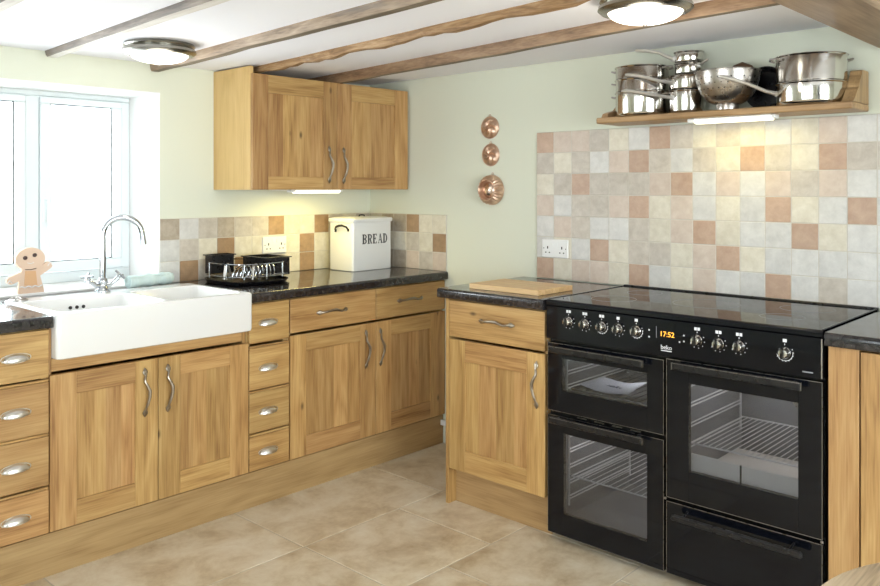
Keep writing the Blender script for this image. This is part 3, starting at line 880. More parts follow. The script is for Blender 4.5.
# strip lights
def strip(name_label, x0, x1, y, zt_, frame, tail, glow):
    t = thing('strip_light', name_label, 'light', ((x0 + x1) / 2, y, zt_), frame)
    m = MB(); m.box(x0, x1, y - .022, y + .022, zt_ - .006, zt_ - .0005, .001); m.box(x0 - .028, x0, y - .020, y + .020, zt_ - .016, zt_ - .0005, .003); m.box(x1, x1 + .016, y - .020, y + .020, zt_ - .016, zt_ - .0005, .003)
    if tail: m.tube([(x0 - .028, y, zt_ - .008), (x0 - .08, y + .004, zt_ - .005), (x0 - .13, y + .02, zt_ - .004)], .0022, 6)
    obj('housing', m, WHITEPL, t)
    m = MB(); out = []
    for i in range(9): a_ = PI * i / 8; out.append((y - .020 * math.cos(a_), zt_ - .006 - .016 * math.sin(a_)))
    m.prism(out, x0 + .001, x1 - .001, 'yz', smooth=True); obj('diffuser', m, TUBEG, t, 'glowing white diffuser')
    l = bpy.data.lights.new('strip_glow', 'AREA'); l.shape = 'RECTANGLE'; l.size = x1 - x0; l.size_y = .03; l.energy = glow; l.color = (1, .83, .30)
    o = bpy.data.objects.new('strip_glow', l); COL.objects.link(o); o.parent = t; o.location = (0, .01, -.024)


strip('lit white strip light fixed under the oak wall cupboard', -.735, -.450, -.255, 1.3515, 'L', True, 2.8)
strip('lit white strip light fixed under the pan shelf above the cooker', 2.078, 2.378, -.150, 1.6298, 'R', False, .8)

# ---------------------------------------------------------------- ceiling lamps
def lamp(x, y, zc, label):
    t = thing('ceiling_lamp', label, 'lamp', (x, y, zc - .11))
    m = MB(); m.lathe([(.10, zc - .001), (.134, zc - .002), (.137, zc - .010), (.131, zc - .018), (.140, zc - .024), (.142, zc - .034), (.132, zc - .043), (.114, zc - .046), (.110, zc - .043), (.110, zc - .03)], (x, y, 0), 48)
    obj('rim', m, plain('brushed_nickel', (150, 148, 140), .25, 1.0), t, 'brushed metal rim')
    m = MB(); pr = []
    for i in range(11): a_ = PI / 2 * i / 10; pr.append((max(.0001, .112 * math.cos(a_)), zc - .040 - .038 * math.sin(a_)))
    m.lathe(pr, (x, y, 0), 48); obj('lamp_shade', m, LAMPG, t, 'glowing frosted glass bowl')
    m = MB(); m.lathe([(.0001, zc - .086), (.005, zc - .085), (.008, zc - .081), (.004, zc - .0785), (.0001, zc - .078)], (x, y, 0), 12); obj('finial', m, STEELB, t)
    l = bpy.data.lights.new('lamp_glow', 'POINT'); l.energy = 2.2; l.shadow_soft_size = .08; l.color = (1, .93, .82)
    o = bpy.data.objects.new('lamp_glow', l); COL.objects.link(o); o.location = (x, y, zc - .20)


lamp(-1.575, -.50, 1.930, 'round frosted ceiling lamp with metal rim, lit, between the joists near the window')
lamp(-.958, -2.30, 1.932, 'round frosted ceiling lamp with metal rim, lit, at the top edge above the pan shelf')

# ---------------------------------------------------------------- sockets
def socket(x, z, label, frame):
    t = thing('wall_socket', label, 'socket', (x, -.009, z), frame)
    m = MB(); m.box(x - .074, x + .074, -.0185, -.0095, z - .043, z + .043, .003); obj('faceplate', m, WHITEPL, t)
    for s in (-1, 1):
        m = MB(); cx = x + s * .040
        m.box(cx - .003, cx + .003, -.0192, -.018, z - .002, z + .010, 0); m.box(cx - .014, cx - .007, -.0192, -.018, z - .022, z - .017, 0); m.box(cx + .007, cx + .014, -.0192, -.018, z - .022, z - .017, 0)
        M = Matrix.Translation((x + s * .062, -.0190, z)) @ Matrix.Rotation(PI / 2, 4, 'X'); m.lathe([(.0001, .0), (.0025, 0), (.0025, -.001)], (0, 0, 0), 8, M=M)
        obj('outlet', m, STEMG, t, 'dark pin holes and screw')
    for s in (-1, 1):
        m = MB(); m.box(x + s * .014 - .006, x + s * .014 + .006, -.0222, -.0186, z + .012, z + .032, .001); obj('rocker_switch', m, WHITEPL, t)


socket(-.677, 1.062, 'white double wall socket on the low tiles behind the dish rack', 'L')
socket(1.313, 1.072, 'white double wall socket on the tall tiled splashback left of the cooker', 'R')

# ---------------------------------------------------------------- bread bin
bx_, bX, by_, bY, bz_, bZ = -.445, -.161, -.352, -.158, .926, 1.196
t = thing('bread_bin', 'white enamel bread bin with black lettering on the worktop in the corner', 'bread bin', (-.30, -.27, bz_))
m = MB(); lo = rrect(bx_, bX, by_, bY, .014, 4); q = len(lo)
L_ = []
for o_, z in ((.003, bz_), (0, bz_ + .004), (0, bZ)): L_ += [(x + (o_ if x < -.3 else -o_), y + (o_ if y < -.27 else -o_), z) for x, y in lo]
fs = [[k * q + i, k * q + (i + 1) % q, (k + 1) * q + (i + 1) % q, (k + 1) * q + i] for k in range(2) for i in range(q)] + [list(range(q))[::-1], [2 * q + i for i in range(q)]]
m.add(L_, fs, 0, True); obj('bin_body', m, ENAMELW, t)
m = MB(); L_ = []
prof = [(-.006, bZ - .010), (-.008, bZ - .006), (-.008, bZ + .006), (-.004, bZ + .011), (.004, bZ + .012), (.02, bZ + .016), (.06, bZ + .018)]
for o_, z in prof: L_ += [(x, y, z) for x, y in rrect(bx_ + o_, bX - o_, by_ + o_, bY - o_, max(.006, .016 - o_ * .1), 4)]
fs = [[k * q + i, k * q + (i + 1) % q, (k + 1) * q + (i + 1) % q, (k + 1) * q + i] for k in range(len(prof) - 1) for i in range(q)] + [[(len(prof) - 1) * q + i for i in range(q)]]
m.add(L_, fs, 0, True); lid = obj('lid', m, ENAMELW, t)
m = MB(); zc = bZ + .018
m.tube([(-.325, -.266, zc), (-.322, -.266, zc + .007), (-.305, -.266, zc + .009), (-.288, -.266, zc + .007), (-.285, -.266, zc)], .0035, 8); obj('knob', m, STEMG, lid, 'dark lid handle')
m = MB()
for sx_, xx in ((-1, bx_), (1, bX)):
    m = MB(); m.tube([(xx + sx_ * .001, -.318, 1.146), (xx + sx_ * .010, -.312, 1.162), (xx + sx_ * .020, -.290, 1.170), (xx + sx_ * .022, -.266, 1.168), (xx + sx_ * .020, -.242, 1.162), (xx + sx_ * .010, -.220, 1.148), (xx + sx_ * .001, -.214, 1.140)], [.005, .005, .006, .0065, .006, .005, .005], 8)
    m.box(xx, xx + sx_ * .003, -.326, -.310, 1.138, 1.154, .001); m.box(xx, xx + sx_ * .003, -.222, -.206, 1.132, 1.148, .001)
    obj('handle', m, STEMG, t, 'dark iron side handle')
# lettering, condensed slab capitals
def letter(mb, ch, x, z, w, h, y0, y1):
    s = w * .34; thn = h * .085; sf = w * .10
    def bar(a, b, c, d): mb.box(x + a, x + b, y0, y1, z + c, z + d, 0)
    def stem(a, wd=None):
        wd = wd or s; bar(a, a + wd, 0, h); bar(a - sf, a + wd + sf, 0, thn); bar(a - sf, a + wd + sf, h - thn, h)
    def bowl(z0, z1, x0_, xr, inner=.0):
        cz = (z0 + z1) / 2; rz = (z1 - z0) / 2; o = []; n_ = 10
        for i in range(n_ + 1): a_ = PI / 2 - PI * i / n_; o.append((x + x0_ + (xr - x0_) * math.cos(a_), z + cz + rz * math.sin(a_)))
        for i in range(n_ + 1): a_ = -PI / 2 + PI * i / n_; o.append((x + x0_ + (xr - x0_ - s * .85) * math.cos(a_), z + cz + (rz - thn) * math.sin(a_)))
        for i in range(n_): 
            quad = [o[i], o[i + 1], o[2 * n_ + 1 - i - 1], o[2 * n_ + 1 - i]]
            mb.prism(quad, y0, y1)
    if ch == 'B': stem(0); bowl(h * .48, h, s, w); bowl(0, h * .55, s, w)
    if ch == 'R':
        stem(0); bowl(h * .45, h, s, w)
        mb.prism([(x + w * .42, z + h * .5), (x + w * .68, z + h * .5), (x + w * 1.02, z), (x + w * .72, z)], y0, y1)
    if ch == 'E':
        stem(0); bar(0, w * .9, 0, thn); bar(0, w * .9, h - thn, h); bar(s, w * .65, h * .47, h * .47 + thn)
        bar(w * .80, w * .92, 0, h * .22); bar(w * .80, w * .92, h * .78, h); bar(w * .58, w * .68, h * .38, h * .64)
    if ch == 'A':
        mb.prism([(x + w * .42, z + h), (x + w * .60, z + h), (x + w * 1.02, z), (x + w * .72, z)], y0, y1)
        mb.prism([(x + w * .42, z + h), (x + w * .50, z + h), (x + w * .12, z), (x + w * .02, z)], y0, y1)
        bar(w * .22, w * .75, h * .30, h * .30 + thn); bar(-w * .06, w * .22, 0, thn); bar(w * .62, w * 1.1, 0, thn)
    if ch == 'D': stem(0); bowl(0, h, s, w)
m = MB(); lw = .028; x = -.374
for ch in 'BREAD': letter(m, ch, x, 1.069, lw, .052, by_ - .0008, by_ + .0002); x += .0375
obj('lettering', m, plain('charcoal_print', (58, 60, 62), .5), t, 'charcoal capitals reading BREAD')

t.location += Vector((.083, .085, -.0125))
# ---------------------------------------------------------------- dish rack
t = thing('dish_rack', 'black and chrome wire dish rack with cutlery holders beside the sink', 'dish rack', (-1.03, -.28, .9255))
cx, cy = -1.034, -.290
def rloop(a, b, z, e=2.6, n=40):
    o = []
    for i in range(n):
        th = 2 * PI * i / n; c_, s_ = math.cos(th), math.sin(th)
        o.append((cx + a * math.copysign(abs(c_) ** (2 / e), c_), cy + b * math.copysign(abs(s_) ** (2 / e), s_), z))
    return o
m = MB(); rings = [rloop(.158, .178, .927), rloop(.166, .186, .931), rloop(.172, .196, .944), rloop(.167, .190, .944), rloop(.162, .182, .934)]
vs = sum(rings, []); q = 40
fs = [[k * q + i, k * q + (i + 1) % q, (k + 1) * q + (i + 1) % q, (k + 1) * q + i] for k in range(4) for i in range(q)] + [list(range(q))[::-1], [4 * q + i for i in range(q)]]
m.add(vs, fs, 0, True); obj('drip_tray', m, BLACKP, t, 'black plastic drip tray')
m = MB()
m.tube(rloop(.158, .166, 1.020), .0030, 6, closed=True); m.tube(rloop(.156, .164, .962), .0024, 6, closed=True)
for th in (.35, 1.2, 1.95, 2.8, 3.5, 4.1, 4.75, 5.4, 5.95):
    a_ = rloop(.157, .165, 0)[int(th / (2 * PI) * 40)]; m.tube([(a_[0], a_[1], .950), (a_[0], a_[1], 1.020)], .0028, 6)
for i in range(9):
    yy = cy - .12 + i * .028
    m.tube([(cx - .150, yy, .962), (cx + .150, yy, .962)], .0016, 5)
obj('wire_frame', m, CHROME, t, 'chrome wire frame')
m = MB()
for i in range(9):
    xx = cx - .120 + i * .021
    for y0_ in (-.150, ):
        pts = []
        for k in range(11):
            a_ = PI * k / 10; pts.append((xx + .016 * math.sin(a_) , cy + y0_ + .042 - .042 * math.cos(a_), .962 + .050 * math.sin(a_)))
        m.tube(pts, .0028, 6)
obj('plate_slots', m, CHROME, t, 'row of looped chrome plate wires')
def cup_box(x0, x1, y0, y1, z0, z1, nm, lab):
    m = MB(); w = .003
    m.box(x0, x1, y0, y1, z0, z0 + w, .001); m.box(x0, x1, y0, y0 + w, z0, z1, .001); m.box(x0, x1, y1 - w, y1, z0, z1, .001)
    m.box(x0, x0 + w, y0, y1, z0, z1, .001); m.box(x1 - w, x1, y0, y1, z0, z1, .001)
    m.box(x0 - .008, x1 + .008, y0 - .008, y0 + w, z1 - .003, z1 + .002, .001); m.box(x0 - .008, x1 + .008, y1 - w, y1 + .008, z1 - .003, z1 + .002, .001)
    m.box(x0 - .008, x0 + w, y0, y1, z1 - .003, z1 + .002, .001); m.box(x1 - w, x1 + .008, y0, y1, z1 - .003, z1 + .002, .001)
    m.box(x0 + (x1 - x0) * .45, x0 + (x1 - x0) * .45 + w, y0, y1, z0, z1 - .006, 0)
    obj(nm, m, BLACKP, t, lab)
cup_box(-1.155, -1.035, -.185, -.125, .962, 1.050, 'cutlery_holder', 'black plastic cutlery holder at the left back')
cup_box(-.975, -.835, -.360, -.170, .950, 1.036, 'cutlery_holder', 'wide black plastic cutlery holder on the right')
for (xx, yy, s_) in ((-1.165, -.335, 1), (-1.085, -.440, 1)):
    m = MB()
    m.tube([(xx - .020, yy, .950), (xx - .012, yy, 1.012), (xx - .002, yy - .002, 1.022), (xx + .010, yy - .002, .985), (xx + .020, yy - .002, .945)], .0085, 8, flat=.45)
    obj('frame_clip', m, STEELB, t, 'grey metal clip of the wire frame')

t.location += Vector((.050, .070, -.0125))
# ---------------------------------------------------------------- copper moulds on wall (frame R)
def oval_mould(u, z, w, h, label, kind):
    t = thing('copper_mould', label, 'mould', (u, -.001, z - h / 2), 'R', 'copper moulds hanging on the right wall')
    vs = []; fs = []; A, B = 32, 9
    for i in range(B + 1):
        r = i / B
        for k in range(A):
            th = 2 * PI * k / A; prof = .016 * math.sqrt(max(0, 1 - (r) ** 2)) + .003
            emb = .0062 * math.sin(th * (6 if kind else 5) + r * 9) * math.sin(PI * min(1, r * 1.1)) * (1 if r < .85 else 0)
            if r > .93: prof = .0045
            vs.append((u + w / 2 * r * math.cos(th), -(prof + emb), z + h / 2 * r * math.sin(th)))
    for i in range(B):
        for k in range(A):
            j = (k + 1) % A; fs.append([i * A + k, i * A + j, (i + 1) * A + j, (i + 1) * A + k])
    m = MB(); m.add(vs, fs, 0, True)
    e = [(u + w / 2 * math.cos(2 * PI * k / A), -.004, z + h / 2 * math.sin(2 * PI * k / A)) for k in range(A)]
    m.tube(e, .0028, 6, closed=True, up=(0, 1, 0)); obj('mould_body', m, COPPER, t)
    m = MB(); m.tube([(u + .006 * math.cos(a_), -.004, z + h / 2 + .006 + .006 * math.sin(a_)) for a_ in [2 * PI * k / 12 for k in range(12)]], .0014, 6, closed=True, up=(0, 1, 0)); obj('hanging_ring', m, COPPER, t)


oval_mould(.908, 1.662, .112, .108, 'small oval embossed copper mould, top one of three on the wall', 0)
oval_mould(.913, 1.524, .108, .110, 'small oval copper mould with leaf relief, middle one of three on the wall', 1)
t = thing('copper_mould', 'large fluted copper ring mould, lowest of three on the wall', 'mould', (.925, -.001, 1.27), 'R', 'copper moulds hanging on the right wall')
vs = []; fs = []; A = 144; prof = [(.073, .002), (.076, .006), (.073, .012), (.071, .026), (.066, .038), (.058, .046), (.053, .052), (.049, .053), (.046, .048), (.044, .030), (.0005, .028)]
for i, (r, d) in enumerate(prof):
    for k in range(A):
        th = 2 * PI * k / A; rr_ = r + ((.0042 * math.cos(24 * th)) if 3 <= i <= 5 else 0)
        vs.append((.925 + rr_ * math.cos(th), -.001 - d, 1.347 + rr_ * math.sin(th)))
for i in range(len(prof) - 1):
    for k in range(A):
        j = (k + 1) % A; fs.append([i * A + k, i * A + j, (i + 1) * A + j, (i + 1) * A + k])
m = MB(); m.add(vs, fs, 0, True); 
m.tube([(.925 + .052 * math.cos(2 * PI * k / 40), -.053, 1.347 + .052 * math.sin(2 * PI * k / 40)) for k in range(40)], .0022, 6, closed=True, up=(0, 1, 0))
obj('mould_body', m, COPPER, t)
m = MB(); m.lathe([(.043, 0), (.036, .006), (.020, .012), (.0001, .013)], (0, 0, 0), 24, M=Matrix.Translation((.925, -.0295, 1.347)) @ Matrix.Rotation(PI / 2, 4, 'X')); obj('mould_centre', m, COPPERT, t, 'pale tinned centre')
m = MB(); m.tube([(.925 + .006 * math.cos(a_), -.004, 1.428 + .006 * math.sin(a_)) for a_ in [2 * PI * k / 12 for k in range(12)]], .0014, 6, closed=True, up=(0, 1, 0)); obj('hanging_ring', m, COPPER, t)

# ---------------------------------------------------------------- pan shelf (frame R)
t = thing('wall_shelf', 'brown wooden shelf with raised ends, holding the steel pans above the cooker', 'shelf', (2.16, -.1, 1.63), 'R')
m = MB(); m.box(1.652, 2.665, -.200, -.0105, 1.630, 1.655, .004, 'x'); obj('shelf_board', m, SHELFW, t)
def end(u0, u1, small=False):
    m = MB(); pts = [(-.012, 1.6552), (-.012, 1.768), (-.020, 1.773), (-.080, 1.773), (-.088, 1.768)]
    for i in range(7): a_ = i / 6; pts.append((-.092 - .030 * math.sin(a_ * PI / 2), 1.755 - .045 * a_))
    pts += [(-.140, 1.700), (-.165, 1.672), (-.190, 1.6552)]
    if small: pts = [(-.012, 1.6552), (-.012, 1.768), (-.020, 1.773), (-.030, 1.773), (-.040, 1.755), (-.058, 1.72), (-.10, 1.690), (-.150, 1.680), (-.178, 1.672), (-.190, 1.6552)]
    m.prism(pts, u0, u1, 'yz', g='z'); return m
obj('end_bracket', end(2.624, 2.664), SHELFW, t); obj('end_bracket', end(1.672, 1.700, True), SHELFW, t)

ZS = 1.6555
def pan(name, label, u, y, z0, h, r, handles=(), lugs=(), mat=STEEL, inner=True, lip=.004, base=.008):
    t = thing(name, label, 'pan', (u, y, z0), 'R')
    m = MB(); pr = [(.0001, z0), (r - base, z0), (r - .002, z0 + base * .6), (r, z0 + base * 1.3), (r, z0 + h - .006), (r + lip, z0 + h - .002), (r + lip, z0 + h), (r - .001, z0 + h - .001), (r - .002, z0 + h - .008), (r - .002, z0 + .006), (.0001, z0 + .005)]
    m.lathe(pr, (u, y, 0), 48); obj('pan_body', m, mat, t)
    for pts, rad in handles:
        m = MB(); m.tube(pts, rad, 8, flat=.7); m.box(pts[0][0] - .008, pts[0][0] + .008, pts[0][1] - .008, pts[0][1] + .008, pts[0][2] - .010, pts[0][2] + .010, .003)
        obj('handle', m, HSTEEL, t)
    for (a_, zz_) in lugs:
        c_, s_ = math.cos(a_), math.sin(a_); px, py = u + c_ * r, y + s_ * r; tx_, ty_ = -s_, c_
        m = MB(); m.tube([(px + tx_ * .030, py + ty_ * .030, zz_), (px + tx_ * .028 + c_ * .018, py + ty_ * .028 + s_ * .018, zz_ + .004), (px + c_ * .028, py + s_ * .028, zz_ + .006), (px - tx_ * .028 + c_ * .018, py - ty_ * .028 + s_ * .018, zz_ + .004), (px - tx_ * .030, py - ty_ * .030, zz_)], .0042, 8)
        obj('loop_handle', m, STEELB, t)
    return t


H = lambda pts: (pts, [.012, .010, .0095, .010, .0095, .005][:len(pts)])
# stacked pot at the left
yA = -.125; uA = 1.828; rA = .108
pan('stock_pot', 'wide steel pot with side loop handles, bottom of the left stack on the shelf', uA, yA, ZS, .098, rA, lugs=[(PI, ZS + .082), (0, ZS + .082)])
pan('steamer_pan', 'wide steel steamer section, middle of the left stack on the shelf', uA, yA, ZS + .0985, .052, rA, lugs=[(PI, ZS + .138), (0, ZS + .138)], base=.003)
pan('steamer_pan', 'wide steel steamer section, top of the left stack on the shelf', uA, yA, ZS + .151, .052, rA, lugs=[(PI, ZS + .19), (0, ZS + .19)], base=.003)
# saucepans
uB, yB = 2.018, -.105
pan('saucepan', 'steel saucepan at the foot of the four-pan stack, handle pointing left', uB, yB, ZS, .092, .071,
    [H([(uB - .030, yB - .066, ZS + .062), (uB - .060, yB - .106, ZS + .068), (uB - .105, yB - .150, ZS + .080), (uB - .145, yB - .172, ZS + .088), (uB - .178, yB - .186, ZS + .091), (uB - .188, yB - .190, ZS + .091)])])
pan('saucepan', 'steel saucepan second from the bottom of the four-pan stack, handle pointing left', uB, yB, ZS + .0925, .060, .069,
    [H([(uB - .030, yB - .064, ZS + .122), (uB - .060, yB - .106, ZS + .128), (uB - .100, yB - .150, ZS + .142), (uB - .135, yB - .170, ZS + .151), (uB - .165, yB - .180, ZS + .156), (uB - .174, yB - .184, ZS + .157)])])
pan('saucepan', 'small steel saucepan third up in the four-pan stack, just under the topmost pan', uB + .008, yB, ZS + .153, .048, .054,
    [([(uB + .058, yB - .02, ZS + .188), (uB + .075, yB - .03, ZS + .192), (uB + .105, yB - .042, ZS + .203), (uB + .112, yB - .046, ZS + .205)], [.005, .005, .006, .004])])
pan('saucepan', 'smallest steel saucepan on top of the four-pan stack, long handle rising left', uB + .008, yB, ZS + .2015, .046, .056,
    [H([(uB - .040, yB - .038, ZS + .222), (uB - .06, yB - .05, ZS + .232), (uB - .09, yB - .07, ZS + .250), (uB - .13, yB - .09, ZS + .259), (uB - .168, yB - .106, ZS + .262), (uB - .174, yB - .108, ZS + .262)])])
# colander
t = thing('colander', 'round steel colander bowl on a foot ring, middle of the pan shelf', 'colander', (2.212, -.165, ZS), 'R')
m = MB(); pr = [(.040, ZS), (.041, ZS + .012), (.040, ZS + .020)]
for i in range(1, 11): a_ = i / 10; pr.append((.040 + (.118 - .040) * math.sin(a_ * PI / 2) ** .9, ZS + .020 + .123 * (1 - math.cos(a_ * PI / 2)) ** .85))
top_ = pr[-1]; pr += [(.123, top_[1] + .001), (.123, top_[1] + .003), (.117, top_[1] + .003)]
for i in range(9, 0, -1): a_ = i / 10; pr.append((.038 + (.116 - .040) * math.sin(a_ * PI / 2) ** .9, ZS + .023 + .122 * (1 - math.cos(a_ * PI / 2)) ** .85))
pr.append((.0001, ZS + .022)); m.lathe(pr, (2.212, -.165, 0), 56); obj('bowl', m, STEELB, t)
m = MB()
for k in range(30):
    for j, zz_ in enumerate((.075, .095, .115)):
        a_ = 2 * PI * (k + .5 * j) / 30; f_ = (zz_ - .020) / .123; ff = math.acos(max(-1, 1 - f_ ** (1 / .85))) / (PI / 2); r_ = .0405 + .078 * math.sin(ff * PI / 2) ** .9
        p = Vector((2.212 + r_ * math.cos(a_), -.165 + r_ * math.sin(a_), ZS + zz_)); nrm = Vector((math.cos(a_), math.sin(a_), -.5)).normalized()
        m.tube([p, p + nrm * .0006], .0026, 6)
obj('drain_holes', m, STEMG, t, 'small dark drain holes')
# black frying pan leaning on the wall behind the colander
t = thing('frying_pan', 'dark frying pan standing on edge against the wall behind the colander', 'pan', (2.295, -.02, ZS), 'R')
Mx = Matrix.Translation((2.305, -.010, ZS + .087)) @ Matrix.Rotation(math.radians(92), 4, 'X')
m = MB(); m.lathe([(.0001, .0), (.066, .0), (.083, .020), (.085, .022), (.081, .022), (.065, .003), (.0001, .003)], (0, 0, 0), 40, M=Mx); obj('pan_body', m, BLACKP, t)
m = MB(); m.tube([(2.262, -.030, ZS + .150), (2.245, -.032, ZS + .172), (2.215, -.034, ZS + .184), (2.185, -.034, ZS + .176), (2.165, -.034, ZS + .160)], [.008, .012, .014, .012, .008], 10); obj('handle', m, plain('brown_handle', (96, 70, 46), .4), t, 'brown curved handle')
# big saucepan with steamer on the right
uC, yC = 2.506, -.130
pan('saucepan', 'large steel saucepan at the right end of the shelf with long handle pointing left', uC, yC, ZS, .077, .118,
    [H([(uC - .095, yC - .066, ZS + .042), (uC - .125, yC - .10, ZS + .052), (uC - .175, yC - .145, ZS + .080), (uC - .22, yC - .162, ZS + .098), (uC - .26, yC - .172, ZS + .110), (uC - .268, yC - .174, ZS + .112)])])
pan('steamer_pan', 'large tall steel steamer standing on the saucepan at the right end of the shelf', uC, yC, ZS + .0775, .097, .119, lugs=[(PI + .75, ZS + .158), (.75, ZS + .158)], base=.003)

# ---------------------------------------------------------------- chopping board
m = MB(); u0, u1 = 1.232, 1.597
for i in range(5):
    a_, b_ = -.538 + i * .0488, -.538 + (i + 1) * .0488
    m.box(u0, u1, a_, b_, .9255, .9475, .0012, 'x')
tag(obj('chopping_board', m, BOARDW, None, frame='R'), 'pale wooden chopping board lying on the worktop left of the cooker', 'chopping board')

# small white pipe cap low in the corner gap
m = MB(); m.box(.588, .628, -.030, -.0145, .100, .128, .003)
tag(obj('pipe_cap', m, WHITEPL, None, frame='R'), 'tiny white plastic cap low on the wall in the gap between the two cupboard runs', 'cap')

# ---------------------------------------------------------------- range cooker (frame R)
C0, C1, CM = 1.684, 2.698, 2.179
t = thing('range_cooker', 'wide black range cooker with three glass doors and a row of control knobs', 'cooker', ((C0 + C1) / 2, -.3, 0), 'R')
m = MB(); yd = -.578; T_ = .012
m.box(C0, C0 + T_, yd, -.020, .03, .912, .001); m.box(C1 - T_, C1, yd, -.020, .03, .912, .001)
m.box(CM - .008, CM + .012, yd, -.020, .03, .780, 0)
m.box(C0 + T_, C1 - T_, -.030, -.020, .03, .90, 0)                         # back
for (a_, b_, z0, z1) in ((C0 + T_, CM - .008, .03, .050), (C0 + T_, CM - .008, .475, .510), (C0 + T_, CM - .008, .760, .790),
                         (CM + .012, C1 - T_, .03, .050), (CM + .012, C1 - T_, .275, .310), (CM + .012, C1 - T_, .760, .790)):
    m.box(a_, b_, yd, -.030, z0, z1, 0)
m.box(C0 + .002, C1 - .002, -.560, -.03, .79, .912, 0)
obj('cooker_body', m, BLACKE, t)
m = MB()
for a_ in (C0 + .06, C1 - .06):
    for b_ in (-.52, -.08): m = MB(); m.lathe([(.018, .0), (.018, .01), (.012, .012), (.012, .032)], (a_, b_, 0), 16); obj('foot', m, STEELB, t)
# hob
m = MB(); r = .010; ZH = .928; pts = [(-.022, ZH)]
for i in range(7): a_ = PI / 2 * i / 6; pts.append((-.606 + r - r * math.sin(a_), ZH - r + r * math.cos(a_)))
pts += [(-.606, .908), (-.598, .905), (-.022, .905)]
m.prism(pts, C0, C1, 'yz', smooth=True); hob = obj('hob_top', m, BLACKG, t, 'glossy black glass hob')
m = MB(); m.box(C0, C1, -.030, -.012, ZH - .01, ZH + .006, .002); m.box(C0 + .001, C0 + .007, -.594, -.03, ZH, ZH + .0025, .001); m.box(C1 - .007, C1 - .001, -.594, -.03, ZH, ZH + .0025, .001)
obj('hob_trim', m, BLACKP, t, 'raised black rear trim of the hob')
m = MB()
for hx, hy, hr in ((1.87, -.42, .085), (1.87, -.18, .07), (2.19, -.30, .12), (2.51, -.42, .07), (2.51, -.18, .09)):
    m.tube([(hx + hr * math.cos(2 * PI * k / 48), hy + hr * math.sin(2 * PI * k / 48), ZH + .0001) for k in range(48)], .0006, 4, closed=True)
obj('hob_rings', m, GREYM, hob, 'thin printed cooking zone rings')
# control panel
m = MB(); m.box(C0, C1, -.606, -.560, .779, .904, .002); panel = obj('control_panel', m, BLACKG, t, 'black glass control panel')
m = MB(); m.box(C1 - .004, C1 - .0005, -.6085, -.606, .783, .902, 0); obj('panel_edge', m, STEELB, panel, 'thin bright edge strip')
yp = -.606
ks = [(1.787, .853, 0), (1.859, .852, 0), (1.931, .851, 1), (1.999, .851, 0), (2.072, .852, 1), (2.299, .848, 0), (2.373, .846, 0), (2.442, .847, 0), (2.586, .846, 1)]
for i, (u, z, ringed) in enumerate(ks):
    k = MB(); M = Matrix.Translation((u, yp, z)) @ Matrix.Rotation(PI / 2, 4, 'X')
    k.lathe([(.0185, .0), (.0190, .004), (.0168, .007), (.0150, .020), (.0125, .023), (.0001, .024)], (0, 0, 0), 24, M=M)
    k.box(u - .0042, u + .0042, yp - .032, yp - .020, z - .0155, z + .0155, .002)
    k.M = [1 if (f_i < 5 * 24 and f_i >= 1 * 24) else 0 for f_i in range(len(k.F))]
    kn = obj('knob', k, [BLACKE, STEEL], panel, 'black and chrome control knob')
    c = MB(); c.lathe([(.0190, .0035), (.0198, .0010), (.0200, .0002)], (0, 0, 0), 24, M=M)
    for a_ in (-.9, -.3, .3, .9, 2.2, 2.9, 3.6):
        c.tube([(u + .0155 * math.cos(a_), yp - .012, z + .0155 * math.sin(a_)), (u + .0135 * math.cos(a_), yp - .0215, z + .0135 * math.sin(a_))], .0013, 5)
    c.box(u - .0010, u + .0010, yp - .0325, yp - .0318, z + .003, z + .015, 0)
    marks = MB()
    for v in range(len(c.V)): pass
    # chrome highlights belong to the panel marks mesh
    marks.V += c.V; n0 = len(marks.V) - len(c.V)
    marks.F += [[q + n0 for q in f_] for f_ in c.F]; marks.M += [1] * len(c.F); marks.S += c.S; marks.G += c.G; marks.T += c.T
    w = .010 if u not in (2.072, 1.999, 2.586) else .006
    marks.box(u - w, u - .001 if w > .008 else u + w, yp - .0006, yp - .0001, z + .033, z + .043, 0)
    if w > .008: marks.box(u + .001, u + w, yp - .0006, yp - .0001, z + .033, z + .043, 0)
    marks.box(u - .001, u + .001, yp - .0006, yp - .0001, z + .024, z + .029, 0)
    nm = 6 if not ringed else 9
    for j in range(nm):
        a_ = -2.6 + j * (2.6 + .5) / (nm - 1) if True else 0
        px, pz = u + .026 * math.cos(a_), z + .026 * math.sin(a_)
        marks.box(px - .0013, px + .0013, yp - .0006, yp - .0001, pz - .0013, pz + .0013, 0)
    if ringed:
        marks.tube([(u + .0245 * math.cos(a_), yp - .0004, z + .0245 * math.sin(a_)) for a_ in [-2.9 + 3.1 * k_ / 20 for k_ in range(21)]], .0008, 4, up=(0, 1, 0))
    obj('dial_marks', marks, [WHITEM, CHROME], panel, 'white printed symbol and dial ticks')
for (u, z) in ((2.122, .862), (2.122, .838), (2.252, .858), (2.252, .838), (2.236, .834)):
    marks = MB(); marks.box(u - .0025, u + .0025, yp - .0006, yp - .0001, z - .0025, z + .0025, 0); obj('touch_button', marks, WHITEM, panel, 'tiny white dot')
marks = MB(); marks.box(2.149, 2.1505, yp - .0006, yp - .0001, .838, .878, 0)
RX = Matrix.Rotation(PI / 2, 4, 'X')
obj('display_line', marks, GREYM, panel, 'thin grey upright line')
m = MB(); m.text('beko', .021, Matrix.Translation((2.187, yp - .0004, .8085)) @ RX); m.box(2.167, 2.207, yp - .0008, yp - .0001, .7955, .7985, 0); obj('maker_badge', m, WHITEM, panel, 'white maker lettering with underline')
m = MB(); m.text('17:52', .025, Matrix.Translation((2.190, yp - .0009, .8535)) @ RX); obj('clock_digits', m, AMBER, panel, 'amber digits reading 17:52')
m = MB(); m.box(2.639, 2.670, yp - .0006, yp - .0001, .7945, .7985, 0); obj('model_mark', m, GREYM, panel, 'tiny grey mark')
